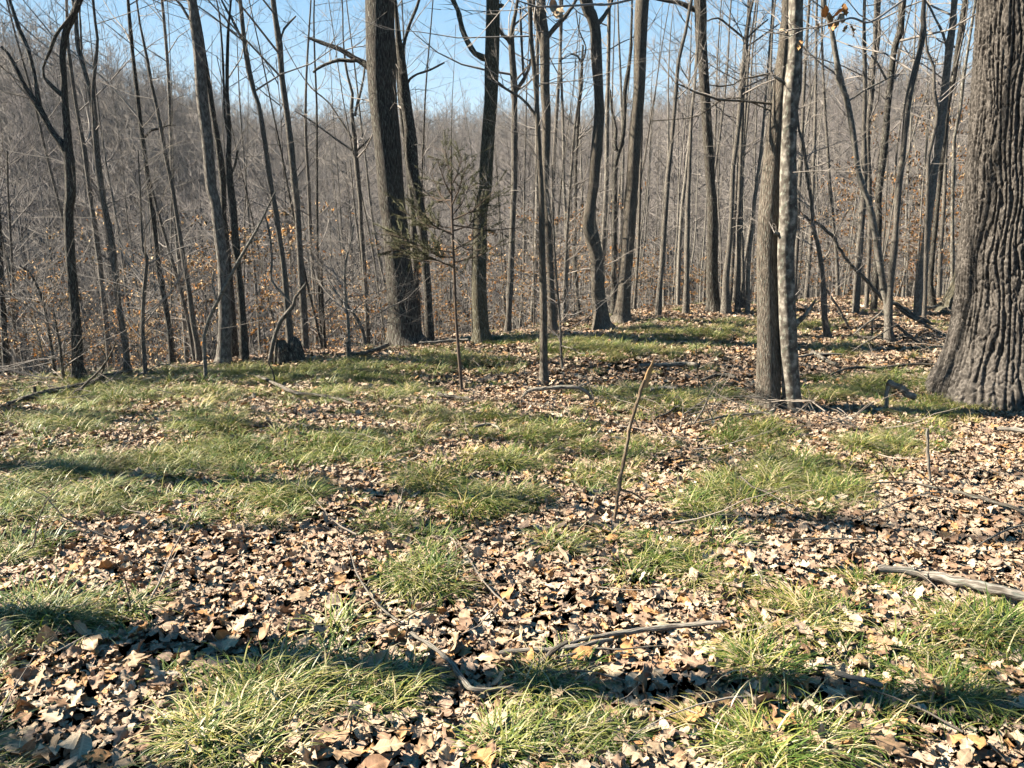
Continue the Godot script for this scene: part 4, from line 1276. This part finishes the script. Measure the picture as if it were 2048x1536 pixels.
func build_fallen_wood() -> void:
	var o := stick("snapped brown sapling stick leaning right with a raw orange splintered tip", "broken_stick", "stick", "brownwood", "stand", "1226,1050,9 1233,1010,10 1240,965,11 1250,905,10 1262,850,10 1273,808,9 1285,770,9 1290,760,8", ["1233,978,6 1262,985,5 1292,1004,3"])
	var f := ground_at(1226, 1050)
	var tipm := MB.new()
	var d := -f.z
	for k in 4:
		var t0 := at(1285.0 + k * 2.5, 775, d) - f
		tipm.tube(PackedVector3Array([t0, at(1296 + k * 2.0, 742, d + k * 0.004) - f, at(1309.0 + k * 0.8 - absf(k - 1.0) * 3.0, 712.0 + absf(k - 1.0) * 11.0, d) - f]), PackedFloat32Array([0.008, 0.0065, 0.001]), 5)
	part("splintered_tip", tipm.done(M.rawwood), o)
	stick("grey arched dead log lifted off the leaves in front of the near slim tree", "dead_log", "log", "deadwood", "stand", "1043,800,6 1050,787,9 1062,780,9 1090,777,10 1130,774,12 1158,776,10 1176,787,9 1186,803,5", ["1158,773,8 1172,768,6 1176,765,4"])
	stick("pale lichen spotted log lying at the right edge, pointing left", "dead_log", "log", "deadwood", "lie", "1755,1160,16 1800,1166,20 1850,1175,22 1900,1186,24 1975,1204,26 2060,1226,28")
	stick("forked grey branch bent in an elbow, in front of the shadow band", "dead_branch", "branch", "deadwood", "lie", "822,1288,8 850,1308,10 890,1338,12 915,1368,13 932,1394,14 948,1406,12 985,1404,10 1026,1400,8", ["836,1300,6 834,1335,7 829,1365,6 826,1395,5", "822,1288,4 812,1270,4 816,1255,3"])
	stick("thick straight stick half buried in leaves beside the elbow branch", "dead_branch", "branch", "deadwood", "lie", "1000,1332,13 1040,1328,14 1090,1326,15 1150,1320,14 1196,1308,11 1222,1302,8")
	stick("second stick lying just behind the half buried thick one", "dead_branch", "branch", "deadwood", "lie", "1120,1318,8 1180,1300,11 1260,1288,13 1340,1278,14 1400,1272,12 1442,1268,9")
	stick("dark rotten splinter propped up on the half buried stick", "dead_branch", "branch", "darkwood", "stand", "1058,1346,14 1080,1325,15 1105,1303,14 1134,1284,9")
	stick("wavy thin pale twig running along the half buried stick", "twig", "twig", "deadwood", "lie", "1085,1340,4 1130,1335,5 1190,1320,5 1240,1322,5 1290,1316,4 1330,1314,3", ["1196,1318,3 1216,1300,3 1222,1290,2"])
	stick("long pale twig under the thick half buried stick, curving right", "twig", "twig", "deadwood", "lie", "1092,1368,5 1140,1366,5 1180,1366,4 1215,1376,4 1250,1384,3")
	stick("thin arched twig dropping from the mid left down to the elbow branch", "twig", "twig", "deadwood", "lie", "690,1088,3 704,1130,3 716,1170,4 745,1215,4 772,1245,5 796,1262,5")
	stick("long thin bowed twig rising right, left of the elbow branch", "twig", "twig", "brownwood", "lie", "735,1292,4 790,1268,4 850,1235,4 920,1202,4 985,1190,3 1050,1186,2")
	stick("thin straight twig among leaves at the lower middle", "twig", "twig", "brownwood", "lie", "665,1522,4 690,1488,4 706,1458,4 745,1476,3 800,1486,3 860,1478,3 910,1462,3 960,1446,2")
	stick("short grey stick at the bottom edge", "dead_branch", "branch", "deadwood", "lie", "428,1532,8 460,1524,10 495,1520,9 514,1518,7")
	stick("shaded grey log in the dark band at the lower right", "dead_log", "log", "deadwood", "lie", "1668,1372,12 1700,1382,14 1735,1392,15 1760,1398,12")
	stick("pale short twig poking from leaves near the bottom middle", "twig", "twig", "deadwood", "lie", "1488,1408,6 1508,1424,7 1530,1444,6")
	stick("dark arched log lying in the grass at the far left", "dead_log", "log", "darkwood", "lie", "18,822,9 45,812,11 75,803,12 108,794,13 148,788,13 185,778,13 206,766,11 232,758,8 262,752,6", ["147,795,6 170,770,6 192,748,5 206,733,5 222,706,4 232,684,3", "190,774,5 200,752,5 208,734,5 211,716,4 204,700,3", "167,762,4 166,752,4 154,747,3"])
	stick("long thin bleached branch sloping up right at the left edge of the slope", "dead_branch", "branch", "deadwood", "lie", "278,760,5 300,748,5 328,738,5 365,728,4 408,722,4 440,716,3")
	stick("dark crooked branch lying on the near left grass, tip raised", "dead_branch", "branch", "darkwood", "lie", "704,819,6 668,808,7 632,802,8 602,800,9 580,794,9 564,785,9 547,777,8 524,766,7 504,761,5", ["548,774,4 549,755,4 543,738,3 536,722,2"])
	stick("dark log lying from the broken post to the thick furrowed tree", "dead_log", "log", "darkwood", "lie", "702,719,9 730,716,9 756,708,10 775,700,9")
	stick("straight bleached pole lying behind the cedar sapling", "dead_branch", "branch", "deadwood", "lie", "838,694,5 872,692,5 905,688,5 936,687,4")
	stick("black rotten branch stub in yellow grass left of the arched log", "dead_branch", "branch", "darkwood", "lie", "878,801,10 892,805,9 910,807,8 944,811,6")
	stick("pale jointed stick lying in a shadow strip at the middle", "dead_branch", "branch", "deadwood", "lie", "948,868,5 964,864,7 982,862,7 992,866,6 1000,872,4")
	stick("thin wiry sapling stem curling back on itself, middle of the clearing", "twig", "twig", "deadwood", "stand", "1200,842,3 1192,815,3 1184,785,3 1176,765,3 1168,742,2", ["1200,842,3 1214,838,3 1212,858,4 1196,868,4 1180,874,4 1150,878,3 1128,877,2", "1184,875,3 1200,890,3 1226,900,2", "1183,874,2 1176,920,2 1150,950,1"])
	stick("thin dark upright seedling beside the grey slab of wood", "twig", "twig", "darkwood", "stand", "1394,800,3 1397,770,3 1395,740,3 1393,712,3 1392,686,2", ["1395,740,2 1402,728,2 1410,724,1"])
	stick("thin upright twig left of the arched dead log", "twig", "twig", "brownwood", "stand", "1043,836,3 1042,800,2 1042,760,2 1041,735,1")
	stick("grey log lying level across the leaves, far right of the arched log", "dead_log", "log", "deadwood", "lie", "1280,742,8 1312,741,9 1345,740,10 1374,739,11 1396,741,9")
	stick("dark curved stick lying just beyond the thin seedling", "dead_branch", "branch", "darkwood", "lie", "1404,774,5 1416,766,7 1434,762,9 1456,762,9 1470,766,6")
	stick("flat grey slab of wood in the grass left of the thin seedling", "dead_log", "log", "deadwood", "lie", "1302,793,9 1318,791,12 1335,790,12 1350,790,8")
	# brush around the foot of the pair
	stick("straight bare stick leaning up right, left end of the brush by the pair", "dead_branch", "branch", "deadwood", "lie", "1366,842,4 1380,832,5 1394,822,5 1408,812,4")
	stick("long pale stick running to the foot of the pair from the left", "dead_branch", "branch", "deadwood", "lie", "1374,862,3 1400,856,4 1434,848,5 1466,842,5 1500,840,5 1534,836,4")
	stick("chunky bleached wood piece standing before the right stem of the pair", "dead_branch", "branch", "deadwood", "stand", "1530,838,11 1540,826,12 1552,814,10", [])
	stick("thin whippy stick bowed over the feet of the pair", "twig", "twig", "deadwood", "stand", "1585,826,4 1570,815,4 1548,804,4 1526,796,4 1500,793,3 1470,793,2")
	stick("thin stick crossing low before the pair, pointing right", "twig", "twig", "deadwood", "lie", "1482,826,3 1505,832,4 1530,838,4 1560,845,3 1590,846,2")
	stick("short forked twig in the brush left of the pair", "twig", "twig", "darkwood", "stand", "1432,850,4 1424,836,4 1418,822,3 1412,806,2", ["1424,836,2 1434,824,2 1440,812,1"])
	stick("dark bent stick lying in the brush left of the pair", "dead_branch", "branch", "darkwood", "lie", "1310,848,4 1335,838,5 1352,826,5 1366,818,3")
	# by the massive tree
	stick("grey bent root like stick standing before the massive tree, its long arm sloping down right", "dead_branch", "branch", "deadwood", "stand", "1771,824,9 1772,806,10 1774,786,10 1777,770,11", ["1776,764,14 1790,771,17 1808,782,19 1828,795,16"])
	stick("upright lichen crusted stick stuck in the leaves on the right", "dead_branch", "branch", "deadwood", "stand", "1860,976,6 1859,945,7 1857,918,7 1856,890,7 1854,866,8 1855,858,6")
	stick("long dark branch with side twigs reaching in from the right edge", "dead_branch", "branch", "darkwood", "lie", "2065,1050,11 2010,1030,10 1957,1013,9 1900,998,7 1848,987,6 1800,980,5 1757,981,4 1691,988,3", ["1808,980,3 1785,952,3 1765,928,3 1749,911,2", "1900,998,3 1860,962,3 1830,940,2"])
	stick("thin twig under the long dark branch, sloping down left", "twig", "twig", "deadwood", "lie", "1884,1000,3 1850,1003,4 1811,1014,4 1770,1030,4 1730,1046,3 1694,1058,2")
	stick("thin twig at the right edge above the lichen log", "twig", "twig", "deadwood", "lie", "2055,1066,5 2020,1074,5 1994,1086,5 1968,1100,4 1943,1116,3")
	stick("pale short log at the right edge below the massive tree", "dead_log", "log", "deadwood", "lie", "1994,872,9 2020,874,11 2060,878,12")
	stick("straight pale twig lying in grass left of the lichen log", "twig", "twig", "deadwood", "lie", "1578,1098,3 1620,1096,4 1665,1095,4 1725,1097,3")
	stick("tall thin twig leaning over the leaves at the left edge", "twig", "twig", "deadwood", "stand", "2,1136,3 30,1116,3 65,1093,4 72,1060,4 78,1036,3 88,1012,3 97,997,3 137,967,2")
	stick("short dark upright twig on the left leaf bed", "twig", "twig", "darkwood", "stand", "265,1232,4 259,1205,4 255,1180,3 249,1155,3")
	stick("short pale stick on the left leaf bed beside the dark twig", "twig", "twig", "deadwood", "lie", "208,1216,5 222,1198,5 236,1180,4")
	# brush heap right of the pair
	stick("long dead trunk leaning left over the brush heap", "dead_tree", "tree", "darkwood", "stand", "1868,652,13 1834,635,12 1792,608,11 1770,603,9 1739,567,9 1713,541,8 1682,504,8 1661,470,7 1635,449,7 1609,431,5")
	stick("dark pole leaning low inside the brush heap", "dead_branch", "branch", "darkwood", "stand", "1884,670,8 1855,652,8 1826,636,8 1800,620,6")
	stick("bottom pole of the brush heap, nearly level", "dead_branch", "branch", "darkwood", "stand", "1845,692,7 1820,672,8 1792,650,7")
	stick("bleached pole rising left out of the brush heap", "dead_branch", "branch", "deadwood", "stand", "1702,674,4 1724,655,5 1746,638,5 1768,619,4")
	stick("short twin prop standing in the brush heap", "dead_branch", "branch", "mid", "stand", "1744,676,4 1744,660,5 1745,642,4", ["1745,641,4 1768,642,4 1790,646,3"])
	stick("thin slanting pole before the brush heap", "dead_branch", "branch", "mid", "stand", "1697,708,3 1723,690,4 1758,670,4 1791,650,3")
	stick("thin straight dead pole leaning between two saplings", "dead_branch", "branch", "mid", "stand", "1704,666,6 1690,640,6 1674,612,6 1660,590,5 1652,578,4")
	stick("straight stick pointing right from the foot of the pair", "dead_branch", "branch", "deadwood", "lie", "1592,724,5 1624,718,6 1650,717,6 1682,717,4")
	stick("black stick lying behind the right stem of the pair", "dead_branch", "branch", "darkwood", "lie", "1625,715,10 1640,724,10 1656,733,9 1674,741,6")
	stick("long dark bowed stick lying before the massive tree", "dead_branch", "branch", "darkwood", "lie", "1661,760,5 1690,748,6 1725,745,7 1760,747,8 1790,742,7 1830,738,6 1868,738,4")
	stick("level log lying behind the brush heap, left of the tan smooth tree", "dead_log", "log", "deadwood", "lie", "1842,624,6 1870,621,7 1902,620,7")

func build_twig_litter() -> void:
	var g := RandomNumberGenerator.new()
	g.seed = 717
	var host := thing("twig_litter", "fine broken twigs strewn over the dead leaves", "twig litter", Vector3.ZERO, "", "stuff")
	for k in 7:
		var mb := MB.new()
		bough(mb, Vector3(-0.5, 0, 0), Vector3(1, 0.02, g.randf_range(-0.3, 0.3)), 1.0, 0.0075, k % 4, k % 3, 5, 0.0, g)
		var pl := []
		var tn := PackedColorArray()
		for i in 45:
			var dd := sqrt(g.randf_range(2.0, 210.0)) if i % 3 > 0 else sqrt(g.randf_range(2.0, 40.0))
			var x := g.randf_range(-1, 1) * (dd * 0.75 + 0.6)
			if (dd - crest(x)) * 0.8 > 1.5: continue
			var sc := g.randf_range(0.18, 0.7)
			pl.append(Transform3D(Basis.from_euler(Vector3(0, g.randf() * TAU, g.randf_range(-0.12, 0.12))).scaled(Vector3(sc, sc, sc)), Vector3(x, H(x, -dd) + g.randf_range(0.03, 0.06), -dd)))
			var v := g.randf_range(0.5, 1.3)
			tn.append(Color(v, v, v))
		for spot in ["1430,838", "1500,840", "1790,690", "1750,700", "1830,720", "200,775", "120,790", "1560,845"]:
			var q := ground_at(float(spot.get_slice(",", 0)), float(spot.get_slice(",", 1)))
			for i in 2:
				var sc := g.randf_range(0.35, 0.85)
				var x := q.x + g.randfn() * 0.4
				var z := q.z + g.randfn() * 0.3
				pl.append(Transform3D(Basis.from_euler(Vector3(0, g.randf() * TAU, g.randfn() * 0.25)).scaled(Vector3(sc, sc, sc)), Vector3(x, H(x, z) + 0.05 + sc * 0.05, z)))
				var v := g.randf_range(0.35, 1.2)
				tn.append(Color(v, v, v))
		scatter("twigs", mb.done(M.twig_tint), pl, tn, host)

func build_grass() -> void:
	var g := RandomNumberGenerator.new()
	g.seed = 404
	# single big tussocks that stand out
	var big := [["large bright tussock in the left foreground with long arching blades", 520, 1400, 0.22, 0.24, 0.25], ["bright tussock close right of the large foreground one", 735, 1400, 0.19, 0.17, 0.22], ["pale straw tussock at the bottom, below the large bright one", 470, 1500, 0.20, 0.22, 0.5], ["shaded dark tussock at the left edge above the shadow band", 70, 1240, 0.2, 0.26, 0.08], ["glossy combed tussock in the middle of the leaves", 775, 1055, 0.18, 0.15, 0.1], ["round tussock below the glossy combed one", 840, 1160, 0.17, 0.20, 0.35], ["dark tussock at the left edge, half way up", 30, 1105, 0.2, 0.2, 0.05],
		["green tussock at the right edge under the lichen log", 1985, 1275, 0.2, 0.2, 0.15], ["yellowish tussock at the bottom right of centre", 1560, 1500, 0.18, 0.22, 0.45], ["sparse tussock in front of the half buried stick", 1090, 1385, 0.16, 0.14, 0.3]]
	for b in big:
		var p := ground_at(b[1], b[2])
		var o := part(numbered("grass_tussock"), tuft(300, b[3], b[4], b[5], g, 0.25), self)
		o.position = p
		tag(o, b[0], "grass tussock", "grass tussocks that stand out")
	var protos := []
	for k in 9:
		protos.append(tuft(74 + k * 5, 0.19 + 0.008 * k, 0.05 + 0.01 * (k % 4), [0.10, 0.20, 0.45][k % 3], g, [0.2, 0.35, 0.5][k % 3]))
	var pl := []
	var tn := []
	for k in protos.size():
		pl.append([])
		tn.append(PackedColorArray())
	# x, y, half width, half height, count, yellow
	var beds := "570,1390,170,45,26,.2 440,1480,130,45,18,.5 740,1400,80,45,12,.3 90,1240,140,30,22,0 40,1110,50,25,8,0 840,1160,90,50,14,.4 780,1055,60,30,7,.1 560,1005,110,38,26,.2 840,960,60,25,10,.2 960,1005,130,25,22,.2 1010,1505,70,25,8,.5 1090,1390,60,40,8,.3 1140,1490,90,30,14,.6 1560,1500,170,35,26,.5 1600,1250,90,30,12,.4 1530,1320,60,35,9,.3 1960,1285,100,40,18,.1 1900,1390,90,40,14,.1 1790,1330,110,40,12,.4 1330,1110,80,40,14,.5 1440,1130,110,50,16,.4 1440,1010,100,35,16,.4 1570,950,150,40,34,.6 1650,990,90,30,18,.5 1760,890,100,30,24,.5 1490,870,100,30,22,.4 1850,830,100,25,26,.8 1940,800,90,22,24,.6 1720,780,80,25,20,.1 420,850,120,20,30,.4 130,850,150,28,40,.5 480,910,80,22,24,.1 330,930,180,28,44,.4 100,950,110,30,24,.2 700,900,150,35,40,.1 1080,870,120,25,26,.2 900,840,160,18,20,.7 640,800,90,25,22,.4 280,790,280,28,70,.3 100,800,100,22,30,.3 700,745,170,28,70,.5 520,755,120,20,50,.4 800,790,80,16,20,.8 900,720,120,18,34,.6 1380,665,200,18,80,.6 1160,690,90,15,30,.7 1250,700,160,18,50,.6 1600,650,90,12,24,.5 1480,640,120,10,30,.5 1250,790,90,14,20,.4 1430,790,70,12,14,.3 1650,790,80,18,16,.1 1750,760,70,14,14,.2 1340,810,110,18,24,.4 1860,770,60,14,14,.4 230,1010,180,30,22,.2 40,1020,60,30,10,.2 360,1050,90,20,6,.2 1180,960,80,30,10,.4 1250,900,100,25,14,.3 1020,930,90,20,14,.3 380,745,120,10,24,.3 200,770,120,12,24,.3 1030,680,80,10,20,.4 1700,700,60,12,10,.4 1120,1100,60,25,5,.3 1240,1480,60,30,5,.4 1720,1180,60,25,5,.4"
	for q in beds.split(" ", false):
		var k := q.split(",")
		for i in int(int(k[4]) * (0.8 if float(k[1]) > 1030 else 1.8)):
			var x := float(k[0]) + g.randfn() * float(k[2]) * 0.5
			var y := float(k[1]) + g.randfn() * float(k[3]) * 0.55
			if y < 640: continue
			_tuft_at(ground_at(x, y), float(k[5]), protos, pl, tn, g)
	# a looser growth over the whole shoulder, in drifts
	for i in 2000:
		var dd := sqrt(g.randf_range(1.0, 330.0))
		var x := g.randf_range(-1.0, 1.0) * (dd * 0.95 + 2.0)
		if (dd - crest(x)) * 0.8 > 1.6: continue
		var f := nz.get_noise_2d(x * 2.2 + 70.0, dd * 2.2) + (0.12 if dd > 5.5 else -0.12) + (0.1 if x < 0.0 else -0.06)
		if f < 0.16: continue
		_tuft_at(Vector3(x, H(x, -dd), -dd), 0.4, protos, pl, tn, g)
	var host := thing("grass", "low clumps of green and straw coloured sedge spread over the shoulder", "grass", Vector3.ZERO, "", "stuff")
	for k in protos.size():
		scatter("grass_clumps", protos[k], pl[k], tn[k], host)

func _tuft_at(p: Vector3, yellow: float, protos: Array, pl: Array, tn: Array, g: RandomNumberGenerator) -> void:
	var want := 0
	if g.randf() < yellow: want = 2 if g.randf() < 0.6 else 1
	elif g.randf() < 0.5: want = 1
	var k := (g.randi() % 3) * 3 + want
	var sc := g.randf_range(0.6, 1.15)
	# blades lean down the slope and away from the winter snow, mostly to one side
	var b := Basis(Vector3.UP, g.randfn() * 0.9 + 0.4).scaled(Vector3(sc, sc * g.randf_range(0.5, 0.82), sc))
	pl[k].append(Transform3D(b, p))
	var v := g.randf_range(0.8, 1.15)
	tn[k].append(Color(v * g.randf_range(0.9, 1.15), v, v * g.randf_range(0.8, 1.1)))

func leaf_color(g: RandomNumberGenerator) -> Color:
	var k := g.randf()
	var c: Color
	if k < 0.42: c = Color(0.44, 0.335, 0.25).lerp(Color(0.56, 0.45, 0.345), g.randf())
	elif k < 0.68: c = Color(0.36, 0.25, 0.185).lerp(Color(0.46, 0.34, 0.26), g.randf())
	elif k < 0.82: c = Color(0.22, 0.14, 0.095).lerp(Color(0.32, 0.21, 0.14), g.randf())
	elif k < 0.91: c = Color(0.46, 0.25, 0.11).lerp(Color(0.52, 0.33, 0.17), g.randf())
	else: c = Color(0.56, 0.48, 0.37).lerp(Color(0.62, 0.55, 0.45), g.randf())
	return c

func lying(p: Vector3, size: float, g: RandomNumberGenerator) -> Transform3D:
	var pick := g.randf()
	var tilt := 0.10 if pick < 0.42 else (0.24 if pick < 0.78 else 0.7)
	var b := Basis.from_euler(Vector3(g.randfn() * tilt, g.randf() * TAU, g.randfn() * tilt))
	if g.randf() < 0.5: b = b * Basis(Vector3(0, 0, 1), PI)
	return Transform3D(b.scaled(Vector3.ONE * size), p + Vector3(0, g.randf_range(0.003, 0.034) if tilt > 0.15 else g.randf_range(0.002, 0.014), 0))

func build_litter() -> void:
	var g := RandomNumberGenerator.new()
	g.seed = 909
	var kinds := [0, 0, 1, 1, 2, 2, 3, 0, 1, 2, 3, 1]
	var meshes := []
	var pl := []
	var tn := []
	for k in kinds:
		meshes.append(leaf_mesh(k, g, M.leaf))
		pl.append([])
		tn.append(PackedColorArray())
	# the nearest leaves one by one, parts of the ground
	for i in 300:
		var x := g.randf_range(-10, 2058)
		var y := 1130.0 + 420.0 * pow(g.randf(), 0.7)
		var p := ground_at(x, y)
		var k := g.randi() % kinds.size()
		var o := part("fallen_leaf" if i == 0 else "fallen_leaf_%03d" % i, meshes[k], M.ground_node)
		o.set_surface_override_material(0, M.leaf_tints[[0, 0, 1, 1, 2, 3, 4, 5, 6, 7, 0, 2][g.randi() % 12]])
		o.transform = lying(p + Vector3(0, 0.022, 0), g.randf_range(0.06, 0.125), g)
	var n := 0
	for i in 340000:
		var dd := 0.0
		var near := i < 100000
		if near: dd = sqrt(g.randf_range(0.3, 46.0))
		else: dd = sqrt(g.randf_range(40.0, 420.0))
		var x := g.randf_range(-1.0, 1.0) * (dd * 0.8 + 1.6)
		var s := (dd - crest(x)) * 0.8
		if s > 5.0: continue
		var z := -dd
		var k := g.randi() % kinds.size()
		var size := g.randf_range(0.028, 0.082) if near else g.randf_range(0.035, 0.085)
		if g.randf() < 0.05: size *= 1.4
		pl[k].append(lying(Vector3(x, H(x, z), z), size, g))
		tn[k].append(leaf_color(g))
	for i in 30000:                       # thinner on the slopes around
		var r := sqrt(g.randf_range(100.0, 2600.0))
		var az := deg_to_rad(g.randf_range(-40, 40))
		var x := sin(az) * r
		var z := -cos(az) * r
		var k := g.randi() % kinds.size()
		pl[k].append(lying(Vector3(x, H(x, z), z), g.randf_range(0.09, 0.16), g))
		tn[k].append(leaf_color(g))
	var host := thing("leaf_litter", "curled tan and brown dead leaves covering the woodland floor", "leaf litter", Vector3.ZERO, "", "stuff")
	for k in kinds.size():
		scatter("dead_leaves", meshes[k], pl[k], tn[k], host)
